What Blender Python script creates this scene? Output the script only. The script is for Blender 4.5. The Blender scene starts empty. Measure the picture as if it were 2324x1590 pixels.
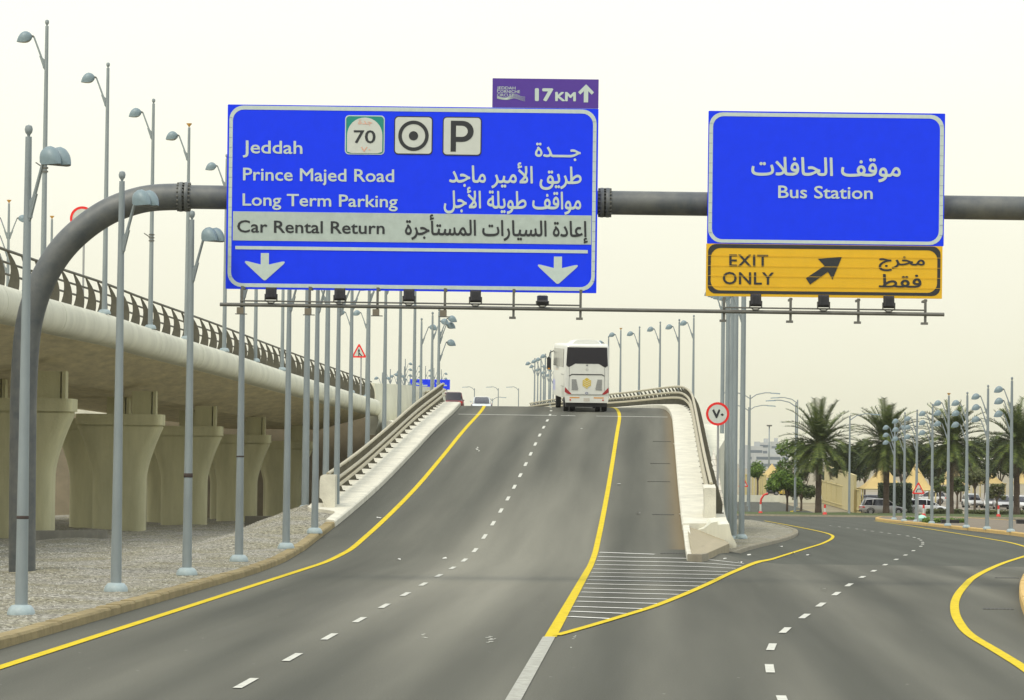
import bpy, bmesh, math, random
import numpy as np
from mathutils import Vector, Matrix
random.seed(7)
S = bpy.context.scene
COL = S.collection

# ------------------------------------------------------------------ camera
F = 8300.0                      # focal length in units of a 2324 px wide frame
CAMH = 2.93
PITCH = math.atan((1034 - 795) / F)
ROLL = math.radians(0.68)
fw = Vector((0, math.cos(PITCH), math.sin(PITCH)))
up0 = Vector((0, -math.sin(PITCH), math.cos(PITCH)))
rt0 = Vector((1, 0, 0))
RT = rt0 * math.cos(ROLL) + up0 * math.sin(ROLL)
UP = up0 * math.cos(ROLL) - rt0 * math.sin(ROLL)
CAM = Vector((0, 0, CAMH))
cd = bpy.data.cameras.new('camera')
co = bpy.data.objects.new('camera', cd)
COL.objects.link(co)
m = Matrix.Identity(4)
for i in range(3):
    m[i][0] = RT[i]; m[i][1] = UP[i]; m[i][2] = -fw[i]; m[i][3] = CAM[i]
co.matrix_world = m
cd.sensor_width = 36.0
cd.lens = F / 2324 * 36
cd.clip_start = 0.5
cd.clip_end = 20000
S.camera = co

# ------------------------------------------------------------------ sky, sun, exposure
SUN_EL, SUN_AZ = math.radians(56), math.radians(-142)   # azimuth from +Y towards +X
w = bpy.data.worlds.new('World'); S.world = w; w.use_nodes = True
nt = w.node_tree; nt.nodes.clear()
out = nt.nodes.new('ShaderNodeOutputWorld')
sky = nt.nodes.new('ShaderNodeTexSky'); sky.sky_type = 'NISHITA'; sky.sun_disc = False
sky.sun_elevation = SUN_EL; sky.sun_rotation = SUN_AZ
sky.air_density = 1.5; sky.dust_density = 6.0; sky.ozone_density = 1.0
b1 = nt.nodes.new('ShaderNodeBackground'); b1.inputs[1].default_value = 0.05
nt.links.new(sky.outputs[0], b1.inputs[0])
tc = nt.nodes.new('ShaderNodeTexCoord'); sx = nt.nodes.new('ShaderNodeSeparateXYZ')
nt.links.new(tc.outputs['Generated'], sx.inputs[0])
nz = nt.nodes.new('ShaderNodeTexNoise'); nz.inputs['Scale'].default_value = 5; nz.inputs['Detail'].default_value = 4
mp = nt.nodes.new('ShaderNodeMapping'); mp.inputs['Scale'].default_value = (1, 1, 4)
nt.links.new(tc.outputs['Generated'], mp.inputs[0]); nt.links.new(mp.outputs[0], nz.inputs['Vector'])
ad = nt.nodes.new('ShaderNodeMath'); ad.operation = 'MULTIPLY_ADD'
ad.inputs[1].default_value = 0.05; nt.links.new(nz.outputs[0], ad.inputs[0]); 
su = nt.nodes.new('ShaderNodeMath'); su.operation = 'ADD'; su.inputs[1].default_value = -0.025
nt.links.new(sx.outputs[2], su.inputs[0]); nt.links.new(su.outputs[0], ad.inputs[2])
cr = nt.nodes.new('ShaderNodeValToRGB'); e = cr.color_ramp.elements
e[0].position = 0.0; e[0].color = (0.82, 0.795, 0.60, 1)
e[1].position = 1.0; e[1].color = (0.93, 0.97, 0.98, 1)
for p_, c_ in ((0.03, (0.885, 0.87, 0.69, 1)), (0.07, (0.945, 0.94, 0.80, 1)), (0.13, (0.975, 0.98, 0.89, 1)), (0.45, (0.94, 0.97, 0.94, 1))):
    x = e.new(p_); x.color = c_
nt.links.new(ad.outputs[0], cr.inputs[0])
bo = nt.nodes.new('ShaderNodeMapRange'); bo.inputs[1].default_value = 0.14; bo.inputs[2].default_value = 0.7
bo.inputs[3].default_value = 1.0; bo.inputs[4].default_value = 1.25
nt.links.new(sx.outputs[2], bo.inputs[0])
b2 = nt.nodes.new('ShaderNodeBackground'); nt.links.new(cr.outputs[0], b2.inputs[0]); nt.links.new(bo.outputs[0], b2.inputs[1])
ash = nt.nodes.new('ShaderNodeAddShader')
nt.links.new(b1.outputs[0], ash.inputs[0]); nt.links.new(b2.outputs[0], ash.inputs[1])
nt.links.new(ash.outputs[0], out.inputs[0])
sl = bpy.data.lights.new('sun', 'SUN'); sl.energy = 1.3; sl.angle = math.radians(14); sl.color = (1, 0.95, 0.82)
so = bpy.data.objects.new('sun', sl); COL.objects.link(so)
sd = Vector((math.sin(SUN_AZ) * math.cos(SUN_EL), math.cos(SUN_AZ) * math.cos(SUN_EL), math.sin(SUN_EL)))
so.rotation_euler = sd.to_track_quat('Z', 'Y').to_euler(); so.location = (0, 0, 60)
S.view_settings.view_transform = 'Standard'; S.view_settings.look = 'None'
S.view_settings.exposure = 0.0; S.view_settings.gamma = 1.0
S.view_settings.use_curve_mapping = False

# ------------------------------------------------------------------ photo pixel <-> place
def ray(u, v):
    return fw + RT * ((u - 1162) / F) - UP * ((v - 795) / F)
def P(u, v, Y):
    d = ray(u, v); return CAM + d * (Y / d.y)
def smooth(t):
    t = max(0.0, min(1.0, t)); return t * t * (3 - 2 * t)
def g(y):                       # natural ground: falls gently away from the camera
    return -0.010 * max(0.0, min(y, 360.0) - 90.0)
def G(u, v, h=None, dz=0.0):
    d = ray(u, v); t0 = 25.0; f0 = None
    hf = h or (lambda x, y: g(y))
    t = 25.0; last = 25.0
    while t < 2500:
        p = CAM + d * t
        if p.z - hf(p.x, p.y) - dz <= 0:
            lo, hi = last, t
            for _ in range(30):
                mid = (lo + hi) / 2; p = CAM + d * mid
                if p.z - hf(p.x, p.y) - dz <= 0: hi = mid
                else: lo = mid
            p = CAM + d * hi
            return Vector((p.x, p.y, hf(p.x, p.y) + dz))
        last = t; t += 1.0
    p = CAM + d * 1200
    return Vector((p.x, p.y, hf(p.x, p.y) + dz))

# ------------------------------------------------------------------ materials
MATS = {}
def mat(name, col, rough=0.6, metal=0.0, var=0.0, scale=4.0, bump=0.0, bscale=40.0, stretch=(1, 1, 1), col2=None, spec=0.5, coat=0.0):
    if name in MATS: return MATS[name]
    M = bpy.data.materials.new(name); M.use_nodes = True
    n = M.node_tree.nodes; l = M.node_tree.links
    b = n['Principled BSDF']
    b.inputs['Roughness'].default_value = rough; b.inputs['Metallic'].default_value = metal
    b.inputs['Specular IOR Level'].default_value = spec
    if coat: b.inputs['Coat Weight'].default_value = coat
    c = (*col, 1)
    if var > 0 or col2:
        t = n.new('ShaderNodeTexCoord'); mpp = n.new('ShaderNodeMapping'); mpp.inputs['Scale'].default_value = stretch
        ns = n.new('ShaderNodeTexNoise'); ns.inputs['Scale'].default_value = scale; ns.inputs['Detail'].default_value = 6
        ns.inputs['Roughness'].default_value = 0.65
        l.new(t.outputs['Object'], mpp.inputs[0]); l.new(mpp.outputs[0], ns.inputs['Vector'])
        r = n.new('ShaderNodeValToRGB')
        r.color_ramp.elements[0].position = 0.3; r.color_ramp.elements[1].position = 0.7
        c2 = (*col2, 1) if col2 else (*[min(1, k * (1 + var)) for k in col], 1)
        c1 = c if col2 else (*[k * (1 - var) for k in col], 1)
        r.color_ramp.elements[0].color = c1; r.color_ramp.elements[1].color = c2
        l.new(ns.outputs[0], r.inputs[0]); l.new(r.outputs[0], b.inputs['Base Color'])
    else:
        b.inputs['Base Color'].default_value = c
    if bump > 0:
        t = n.new('ShaderNodeTexCoord'); nb = n.new('ShaderNodeTexNoise'); nb.inputs['Scale'].default_value = bscale; nb.inputs['Detail'].default_value = 4
        l.new(t.outputs['Object'], nb.inputs['Vector'])
        bm_ = n.new('ShaderNodeBump'); bm_.inputs['Strength'].default_value = bump; bm_.inputs['Distance'].default_value = 0.05
        l.new(nb.outputs[0], bm_.inputs['Height']); l.new(bm_.outputs[0], b.inputs['Normal'])
    MATS[name] = M
    return M
def leafmat(name, c1, c2, rough=0.6):
    M = bpy.data.materials.new(name); M.use_nodes = True
    n = M.node_tree.nodes; l = M.node_tree.links; b = n['Principled BSDF']
    b.inputs['Roughness'].default_value = rough; b.inputs['Specular IOR Level'].default_value = 0.25
    gi = n.new('ShaderNodeNewGeometry'); r = n.new('ShaderNodeValToRGB')
    r.color_ramp.elements[0].color = (*c1, 1); r.color_ramp.elements[1].color = (*c2, 1)
    l.new(gi.outputs['Random Per Island'], r.inputs[0]); l.new(r.outputs[0], b.inputs['Base Color'])
    MATS[name] = M; return M

# ------------------------------------------------------------------ mesh builder
class MB:
    def __init__(s): s.v = []; s.f = []; s.m = []; s.s = []; s.mats = []
    def mi(s, mt):
        if mt not in s.mats: s.mats.append(mt)
        return s.mats.index(mt)
    def add(s, vs, fs, mt, smooth=False, M=None):
        o = len(s.v); k = s.mi(mt)
        s.v += [tuple(M @ Vector(v)) if M else tuple(v) for v in vs]
        for f in fs: s.f.append([i + o for i in f]); s.m.append(k); s.s.append(smooth)
        return s
    def box(s, c, d, mt, M=None):
        x, y, z = c; a, b, e = d[0] / 2, d[1] / 2, d[2] / 2
        vs = [(x + i * a, y + j * b, z + k * e) for k in (-1, 1) for j in (-1, 1) for i in (-1, 1)]
        return s.add(vs, [(0, 2, 3, 1), (4, 5, 7, 6), (0, 1, 5, 4), (2, 6, 7, 3), (0, 4, 6, 2), (1, 3, 7, 5)], mt, False, M)
    def loft(s, rings, mt, caps=True, smooth=True, M=None, closed=True):
        n = len(rings[0]); vs = [p for r in rings for p in r]; fs = []
        for i in range(len(rings) - 1):
            for j in range(n if closed else n - 1):
                a = i * n + j; b = i * n + (j + 1) % n
                fs.append((a, b, b + n, a + n))
        s.add(vs, fs, mt, smooth, M)
        if caps and closed:
            s.add(rings[0], [tuple(range(n - 1, -1, -1))], mt, False, M)
            s.add(rings[-1], [tuple(range(n))], mt, False, M)
        return s
    def tube(s, pts, r, mt, n=10, caps=True, M=None, smooth=True):
        pts = [Vector(p) for p in pts]; k = len(pts)
        rs = r if isinstance(r, (list, tuple)) else [r] * k
        rings = []; ref = None
        for i, p in enumerate(pts):
            t = (pts[min(i + 1, k - 1)] - pts[max(i - 1, 0)]).normalized()
            if ref is None:
                ref = Vector((1, 0, 0)) if abs(t.x) < 0.9 else Vector((0, 0, 1))
            a = (ref - t * ref.dot(t)).normalized(); b = t.cross(a); ref = a
            rings.append([p + (a * math.cos(2 * math.pi * j / n) + b * math.sin(2 * math.pi * j / n)) * rs[i] for j in range(n)])
        return s.loft(rings, mt, caps, smooth, M)
    def lathe(s, prof, mt, n=16, M=None, smooth=True):
        rings = [[(r * math.cos(2 * math.pi * j / n), r * math.sin(2 * math.pi * j / n), z) for j in range(n)] for r, z in prof]
        return s.loft(rings, mt, True, smooth, M)
    def prism(s, poly, dvec, mt, M=None):      # poly: 3-D points, extruded by dvec
        n = len(poly); d = Vector(dvec); vs = [Vector(p) for p in poly] + [Vector(p) + d for p in poly]
        fs = [tuple(range(n)), tuple(range(2 * n - 1, n - 1, -1))] + [(i, i + n, (i + 1) % n + n, (i + 1) % n) for i in range(n)]
        return s.add(vs, fs, mt, False, M)
    def ring(s, outer, inner, mt):
        n = len(outer); vs = list(outer) + list(inner)
        return s.add(vs, [(i, (i + 1) % n, (i + 1) % n + n, i + n) for i in range(n)], mt)
    def build(s, name, parent=None, origin=None, fix=True, sharp=40):
        me = bpy.data.meshes.new(name)
        if parent is not None and origin is None: origin = Vector((0, 0, 0))
        if origin is None:
            a = np.array(s.v); origin = Vector(((a[:, 0].min() + a[:, 0].max()) / 2, (a[:, 1].min() + a[:, 1].max()) / 2, a[:, 2].min()))
        o = Vector(origin)
        me.from_pydata([(v[0] - o.x, v[1] - o.y, v[2] - o.z) for v in s.v], [], s.f)
        for mt in s.mats: me.materials.append(mt)
        me.polygons.foreach_set('material_index', s.m)
        me.polygons.foreach_set('use_smooth', s.s)
        if fix:
            bm = bmesh.new(); bm.from_mesh(me)
            bmesh.ops.remove_doubles(bm, verts=bm.verts, dist=1e-5)
            bmesh.ops.recalc_face_normals(bm, faces=bm.faces)
            lim = math.radians(sharp)
            for ed in bm.edges:
                if len(ed.link_faces) == 2 and ed.calc_face_angle(0) > lim: ed.smooth = False
            bm.to_mesh(me); bm.free()
        ob = bpy.data.objects.new(name, me); COL.objects.link(ob)
        if parent is not None: ob.parent = parent
        else: ob.location = o
        return ob
def tag(o, label, cat, group=None):
    o['label'] = label; o['category'] = cat
    if group: o['group'] = group
    return o
def thing(name, label, cat, loc=(0, 0, 0), rz=0.0, group=None):
    o = bpy.data.objects.new(name, None); COL.objects.link(o)
    o.location = loc; o.rotation_euler = (0, 0, rz); o.empty_display_size = 0.3
    return tag(o, label, cat, group)
def part(mb, name, root, **k):        # vertices given in world coordinates, root unrotated
    return mb.build(name, root, origin=root.location, **k)
def sub(mb, name, par, root, **k):
    return mb.build(name, par, origin=root.location, **k)
def kind(o, k='structure'): o['kind'] = k; return o
def share(name, me, parent, M=None, label=None):
    o = bpy.data.objects.new(name, me); COL.objects.link(o); o.parent = parent
    if M is not None: o.matrix_local = M
    return o
def copy_tree(o, parent=None):
    c = o.copy(); COL.objects.link(c)
    if parent is not None: c.parent = parent; c.matrix_parent_inverse = o.matrix_parent_inverse.copy()
    for ch in [x for x in COL.objects if x.parent == o]: copy_tree(ch, c)
    return c
ORD = ['first', 'second', 'third', 'fourth', 'fifth', 'sixth', 'seventh', 'eighth', 'ninth', 'tenth', 'eleventh', 'twelfth', 'thirteenth', 'fourteenth', 'fifteenth', 'sixteenth', 'seventeenth', 'eighteenth', 'nineteenth', 'twentieth']
# ------------------------------------------------------------------ colours
GREY = mat('pole_paint', (0.225, 0.262, 0.27), 0.5, 0.1, var=0.10, scale=3, stretch=(1, 1, 0.3))
HEADM = mat('lamp_paint', (0.165, 0.225, 0.245), 0.45, 0.05, var=0.08, scale=6)
LENS = mat('lamp_glass', (0.035, 0.04, 0.035), 0.4)
GALV = mat('gantry_steel', (0.062, 0.074, 0.082), 0.5, 0.2, var=0.28, scale=2.2, bump=0.05, col2=(0.135, 0.14, 0.13))
BARM = mat('bar_steel', (0.12, 0.12, 0.105), 0.55, 0.2, var=0.2, scale=3)
BLACK = mat('black_paint', (0.018, 0.018, 0.02), 0.5, var=0.2)
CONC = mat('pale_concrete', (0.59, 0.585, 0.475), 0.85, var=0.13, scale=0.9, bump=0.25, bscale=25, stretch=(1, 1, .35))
CONCW = mat('white_concrete', (0.58, 0.56, 0.46), 0.85, var=0.17, scale=1.6, bump=0.3, bscale=20)
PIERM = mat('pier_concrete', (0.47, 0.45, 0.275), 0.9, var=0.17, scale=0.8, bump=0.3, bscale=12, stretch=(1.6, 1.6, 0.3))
SOFFIT = mat('formwork_concrete', (0.58, 0.51, 0.33), 0.9, var=0.22, scale=1.6, bump=0.4, bscale=10, stretch=(1.5, 0.25, 1))
KERBM = mat('kerb_stone', (0.28, 0.228, 0.12), 0.9, spec=.15, var=0.25, scale=1.4, bump=0.3, bscale=30)
KERBY = mat('yellow_kerb', (0.55, 0.37, 0.12), 0.85, var=0.15, scale=2, bump=0.2)
KERBG = mat('grey_kerb', (0.27, 0.245, 0.18), 0.9, var=0.2, scale=2, bump=0.3)
PAINTW = mat('white_road_paint', (0.50, 0.50, 0.44), 0.85, var=0.22, scale=7, spec=.15)
PAINTY = mat('yellow_road_paint', (0.56, 0.425, 0.014), 0.85, var=0.2, scale=5, spec=.15)
RAILM = mat('rail_olive', (0.085, 0.08, 0.055), 0.55, 0.2, var=0.2, scale=5)
RAILB = mat('rail_beige', (0.40, 0.36, 0.24), 0.5, 0.1, var=0.12, scale=2)
DIRT = mat('brown_soil', (0.12, 0.07, 0.045), 0.95, var=0.3, scale=2)
GLASSD = mat('dark_glass', (0.012, 0.012, 0.02), 0.12, spec=0.6)
TYRE = mat('tyre_rubber', (0.015, 0.015, 0.016), 0.8)
CHROME = mat('rim_metal', (0.5, 0.5, 0.5), 0.3, 0.9)
REDL = mat('red_lens', (0.5, 0.02, 0.015), 0.25)
AMBER = mat('amber_lens', (0.6, 0.25, 0.02), 0.3)

def asphalt(name, base, light, worn=False, dust=False):
    M = bpy.data.materials.new(name); M.use_nodes = True
    n = M.node_tree.nodes; l = M.node_tree.links; b = n['Principled BSDF']
    b.inputs['Roughness'].default_value = 0.9; b.inputs['Specular IOR Level'].default_value = 0.12
    t = n.new('ShaderNodeTexCoord')
    # lane axis: x - 0.0385 y
    sp = n.new('ShaderNodeSeparateXYZ'); l.new(t.outputs['Object'], sp.inputs[0])
    ma = n.new('ShaderNodeMath'); ma.operation = 'MULTIPLY_ADD'; ma.inputs[1].default_value = -0.0385
    l.new(sp.outputs[1], ma.inputs[0]); l.new(sp.outputs[0], ma.inputs[2])
    cb = n.new('ShaderNodeCombineXYZ'); l.new(ma.outputs[0], cb.inputs[0])
    ys = n.new('ShaderNodeMath'); ys.operation = 'MULTIPLY'; ys.inputs[1].default_value = 0.035
    l.new(sp.outputs[1], ys.inputs[0]); l.new(ys.outputs[0], cb.inputs[1])
    n1 = n.new('ShaderNodeTexNoise'); n1.inputs['Scale'].default_value = 0.55; n1.inputs['Detail'].default_value = 3
    l.new(cb.outputs[0], n1.inputs['Vector'])
    # wheel tracks
    sn = n.new('ShaderNodeMath'); sn.operation = 'SINE'
    sm = n.new('ShaderNodeMath'); sm.operation = 'MULTIPLY_ADD'; sm.inputs[1].default_value = 2 * math.pi / 1.78; sm.inputs[2].default_value = 1.1
    l.new(ma.outputs[0], sm.inputs[0]); l.new(sm.outputs[0], sn.inputs[0])
    tr = n.new('ShaderNodeMath'); tr.operation = 'MULTIPLY_ADD'; tr.inputs[1].default_value = 0.045
    nn_ = n.new('ShaderNodeMath'); nn_.operation = 'MULTIPLY_ADD'; nn_.inputs[1].default_value = 0.42; nn_.inputs[2].default_value = 0.22; l.new(n1.outputs[0], nn_.inputs[0])
    l.new(sn.outputs[0], tr.inputs[0]); l.new(nn_.outputs[0], tr.inputs[2])
    if worn:      # dusty, polished stretch in the right-hand lane
        def axis(src, c_, wd):
            a_ = n.new('ShaderNodeMath'); a_.operation = 'SUBTRACT'; a_.inputs[1].default_value = c_; l.new(src, a_.inputs[0])
            d_ = n.new('ShaderNodeMath'); d_.operation = 'DIVIDE'; d_.inputs[1].default_value = wd; l.new(a_.outputs[0], d_.inputs[0])
            q_ = n.new('ShaderNodeMath'); q_.operation = 'MULTIPLY'; l.new(d_.outputs[0], q_.inputs[0]); l.new(d_.outputs[0], q_.inputs[1]); return q_
        qx = axis(ma.outputs[0], -3.9, 2.6); qy = axis(sp.outputs[1], 96, 44)
        q2 = n.new('ShaderNodeMath'); q2.operation = 'ADD'; l.new(qx.outputs[0], q2.inputs[0]); l.new(qy.outputs[0], q2.inputs[1])
        mr = n.new('ShaderNodeMapRange'); mr.interpolation_type = 'SMOOTHSTEP'; mr.inputs[1].default_value = 0.0; mr.inputs[2].default_value = 1.6; mr.inputs[3].default_value = 0.22; mr.inputs[4].default_value = -0.03
        l.new(q2.outputs[0], mr.inputs[0])
        t2 = n.new('ShaderNodeMath'); t2.operation = 'ADD'; l.new(tr.outputs[0], t2.inputs[0]); l.new(mr.outputs[0], t2.inputs[1]); tr = t2
    r = n.new('ShaderNodeValToRGB'); r.color_ramp.elements[0].position = 0.32; r.color_ramp.elements[1].position = 0.78
    r.color_ramp.elements[0].color = (*base, 1); r.color_ramp.elements[1].color = (*light, 1)
    l.new(tr.outputs[0], r.inputs[0])
    # grain and stains
    n2 = n.new('ShaderNodeTexNoise'); n2.inputs['Scale'].default_value = 42; n2.inputs['Detail'].default_value = 8; n2.inputs['Roughness'].default_value = 0.8
    l.new(t.outputs['Object'], n2.inputs['Vector'])
    n3 = n.new('ShaderNodeTexNoise'); n3.inputs['Scale'].default_value = 1.3; n3.inputs['Detail'].default_value = 5
    l.new(cb.outputs[0], n3.inputs['Vector'])
    mm = n.new('ShaderNodeMapRange'); mm.inputs[1].default_value = 0.25; mm.inputs[2].default_value = 0.75; mm.inputs[3].default_value = 0.42; mm.inputs[4].default_value = 1.58
    l.new(n2.outputs[0], mm.inputs[0])
    m3 = n.new('ShaderNodeMapRange'); m3.inputs[1].default_value = 0.3; m3.inputs[2].default_value = 0.7; m3.inputs[3].default_value = 0.90; m3.inputs[4].default_value = 1.10
    l.new(n3.outputs[0], m3.inputs[0])
    mu = n.new('ShaderNodeMath'); mu.operation = 'MULTIPLY'; l.new(mm.outputs[0], mu.inputs[0]); l.new(m3.outputs[0], mu.inputs[1])
    vm = n.new('ShaderNodeVectorMath'); vm.operation = 'SCALE'
    vo = n.new('ShaderNodeTexVoronoi'); vo.inputs['Scale'].default_value = 1.5; l.new(t.outputs['Object'], vo.inputs['Vector'])
    vs_ = n.new('ShaderNodeMapRange'); vs_.inputs[1].default_value = 0.02; vs_.inputs[2].default_value = 0.045; vs_.inputs[3].default_value = 1.0; vs_.inputs[4].default_value = 0.0; l.new(vo.outputs['Distance'], vs_.inputs[0])
    vc = n.new('ShaderNodeSeparateColor'); l.new(vo.outputs['Color'], vc.inputs[0])
    vt = n.new('ShaderNodeMath'); vt.operation = 'MULTIPLY'; l.new(vs_.outputs[0], vt.inputs[0]); l.new(vc.outputs[0], vt.inputs[1])
    fl_ = n.new('ShaderNodeMix'); fl_.data_type = 'RGBA'; fl_.inputs[7].default_value = (.42, .41, .36, 1); l.new(vt.outputs[0], fl_.inputs[0]); l.new(r.outputs[0], fl_.inputs[6])
    l.new(fl_.outputs[2], vm.inputs[0]); l.new(mu.outputs[0], vm.inputs['Scale']); l.new(vm.outputs[0], b.inputs['Base Color'])
    if dust:      # sandy dust gathered along the right kerb
        md = n.new('ShaderNodeMapRange'); md.interpolation_type = 'SMOOTHSTEP'; md.inputs[1].default_value = 0.35; md.inputs[2].default_value = 1.02; md.inputs[3].default_value = 0; md.inputs[4].default_value = 1.1
        l.new(ma.outputs[0], md.inputs[0])
        mn = n.new('ShaderNodeMath'); mn.operation = 'MULTIPLY'; l.new(md.outputs[0], mn.inputs[0]); l.new(n2.outputs[0], mn.inputs[1])
        mx = n.new('ShaderNodeMix'); mx.data_type = 'RGBA'; mx.inputs[7].default_value = (0.23, 0.17, 0.085, 1)
        l.new(mn.outputs[0], mx.inputs[0]); l.new(vm.outputs[0], mx.inputs[6]); l.new(mx.outputs[2], b.inputs['Base Color'])
    bp = n.new('ShaderNodeBump'); bp.inputs['Strength'].default_value = 0.35; bp.inputs['Distance'].default_value = 0.01
    l.new(n2.outputs[0], bp.inputs['Height']); l.new(bp.outputs[0], b.inputs['Normal'])
    return M
ASPH = asphalt('worn_asphalt', (0.073, 0.074, 0.060), (0.220, 0.214, 0.172), True)
ASPHR = asphalt('ramp_asphalt', (0.073, 0.074, 0.060), (0.220, 0.214, 0.172), True, True)
ASPH2 = asphalt('dark_asphalt', (0.068, 0.071, 0.058), (0.094, 0.097, 0.080))

def gravelmat():
    M = bpy.data.materials.new('crushed_gravel'); M.use_nodes = True
    n = M.node_tree.nodes; l = M.node_tree.links; b = n['Principled BSDF']; b.inputs['Roughness'].default_value = 0.95; b.inputs['Specular IOR Level'].default_value = 0.1
    t = n.new('ShaderNodeTexCoord')
    v = n.new('ShaderNodeTexVoronoi'); v.inputs['Scale'].default_value = 20; v.inputs['Randomness'].default_value = 1
    l.new(t.outputs['Object'], v.inputs['Vector'])
    sp = n.new('ShaderNodeSeparateColor'); l.new(v.outputs['Color'], sp.inputs[0])
    r = n.new('ShaderNodeValToRGB'); r.color_ramp.elements[0].color = (0.07, 0.064, 0.048, 1); r.color_ramp.elements[1].color = (0.50, 0.485, 0.42, 1)
    r.color_ramp.elements[0].position = 0.05
    l.new(sp.outputs[0], r.inputs[0])
    ns = n.new('ShaderNodeTexNoise'); ns.inputs['Scale'].default_value = 0.5; ns.inputs['Detail'].default_value = 5
    l.new(t.outputs['Object'], ns.inputs['Vector'])
    r2 = n.new('ShaderNodeValToRGB'); r2.color_ramp.elements[0].position = 0.38; r2.color_ramp.elements[1].position = 0.62
    r2.color_ramp.elements[0].color = (0.88, 0.86, 0.72, 1); r2.color_ramp.elements[1].color = (1, 1, 1, 1)
    l.new(ns.outputs[0], r2.inputs[0])
    mx = n.new('ShaderNodeMix'); mx.data_type = 'RGBA'; mx.blend_type = 'MULTIPLY'; mx.inputs[0].default_value = 1
    l.new(r.outputs[0], mx.inputs[6]); l.new(r2.outputs[0], mx.inputs[7]); l.new(mx.outputs[2], b.inputs['Base Color'])
    bp = n.new('ShaderNodeBump'); bp.inputs['Strength'].default_value = 1.0; bp.inputs['Distance'].default_value = 0.03; bp.invert = True
    l.new(v.outputs['Distance'], bp.inputs['Height']); l.new(bp.outputs[0], b.inputs['Normal'])
    return M
GRAVEL = gravelmat()
SAND = mat('sandy_ground', (0.23, 0.20, 0.13), 0.95, var=0.25, scale=0.15, bump=0.3, bscale=4)
PAVE = mat('tile_paving', (0.34, 0.29, 0.18), 0.9, var=0.15, scale=3, bump=0.2)
def brick(name, c1, c2, mortar, scale, bw, rh):
    M = bpy.data.materials.new(name); M.use_nodes = True
    n = M.node_tree.nodes; l = M.node_tree.links; b = n['Principled BSDF']; b.inputs['Roughness'].default_value = 0.9
    t = n.new('ShaderNodeTexCoord'); k = n.new('ShaderNodeTexBrick')
    mp_ = n.new('ShaderNodeMapping'); l.new(t.outputs['Object'], mp_.inputs[0]); l.new(mp_.outputs[0], k.inputs['Vector'])
    k.inputs['Color1'].default_value = (*c1, 1); k.inputs['Color2'].default_value = (*c2, 1); k.inputs['Mortar'].default_value = (*mortar, 1)
    k.inputs['Scale'].default_value = scale; k.inputs['Brick Width'].default_value = bw; k.inputs['Row Height'].default_value = rh
    k.inputs['Mortar Size'].default_value = 0.012
    l.new(k.outputs[0], b.inputs['Base Color']); return M, mp_
TILE, _ = brick('patterned_tile', (0.36, 0.31, 0.2), (0.3, 0.26, 0.17), (0.2, 0.17, 0.11), 1.0, 0.2, 0.2)
BLOCK, bmp = brick('white_block', (0.6, 0.57, 0.48), (0.55, 0.52, 0.43), (0.30, 0.28, 0.22), 1.0, 0.6, 0.22)
bmp.inputs['Rotation'].default_value = (math.radians(90), 0, 0)

# ------------------------------------------------------------------ ramp geometry
def pchip(xs, ys):
    xs = np.array(xs, float); ys = np.array(ys, float); h = np.diff(xs); dl = np.diff(ys) / h
    m_ = np.zeros(len(xs)); m_[0] = dl[0]; m_[-1] = dl[-1]
    for i in range(1, len(xs) - 1):
        if dl[i - 1] * dl[i] > 0:
            w1 = 2 * h[i] + h[i - 1]; w2 = h[i] + 2 * h[i - 1]
            m_[i] = (w1 + w2) / (w1 / dl[i - 1] + w2 / dl[i])
    def f(x):
        x = min(max(x, xs[0]), xs[-1]); i = min(int(np.searchsorted(xs, x, 'right')) - 1, len(xs) - 2)
        t = (x - xs[i]) / h[i]
        return float((1 + 2 * t) * (1 - t) ** 2 * ys[i] + t * (1 - t) ** 2 * h[i] * m_[i] + t * t * (3 - 2 * t) * ys[i + 1] + t * t * (t - 1) * h[i] * m_[i + 1])
    return f
R = pchip([0, 96, 105, 112, 120, 135, 151, 170, 182, 190, 198, 210, 240, 345, 700], [0, 0, .11, .4, .8, 1.66, 2.75, 4.1, 4.85, 5.25, 5.54, 5.74, 5.96, 6.88, 8.0])
def XL(y):
    d = max(0.0, y - 178.0); s_ = 0.001 * d * d if d < 42 else 1.764 + 0.084 * (d - 42)
    return -4.68 + 0.0385 * (y - 104.5) - s_
def XR(y): return XL(y) + 7.1
def kl(y): return -0.8 - 0.5 * smooth((y - 85) / 25)
def surf(x, y):
    r = R(min(y, 108.0)); a = g(y); t = smooth((x - (XR(y) + 2.6)) / 3.0)
    if y > 108: t = max(t, smooth((y - 108) / 15))
    if y <= 108 or x > XR(y) + 2.6: return r * (1 - t) + a * t
    return R(y)
def ramp(x, y): return R(y)
def sheet(name, ys, xf, nx, zf, mt, kindv='structure', pw=1.0):
    mb = MB(); vs = []; fs = []
    for y in ys:
        a, b = xf(y)
        for i in range(nx + 1):
            x = a + (b - a) * (i / nx) ** pw; vs.append((x, y, zf(x, y)))
    for j in range(len(ys) - 1):
        for i in range(nx):
            k = j * (nx + 1) + i; fs.append((k, k + 1, k + nx + 2, k + nx + 1))
    mb.add(vs, fs, mt, True)
    return kind(mb.build(name, origin=(0, 0, 0), fix=False), kindv)
def fr(a, b, st):
    n = max(1, int(round((b - a) / st))); return [a + (b - a) * i / n for i in range(n + 1)]

# big ground, reaching the horizon
sheet('ground', fr(-60, 80, 20) + fr(90, 360, 15) + [450, 700, 1200, 2200, 3600], lambda y: (-1500, 1500), 30, lambda x, y: g(y) - 0.07, SAND)
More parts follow.
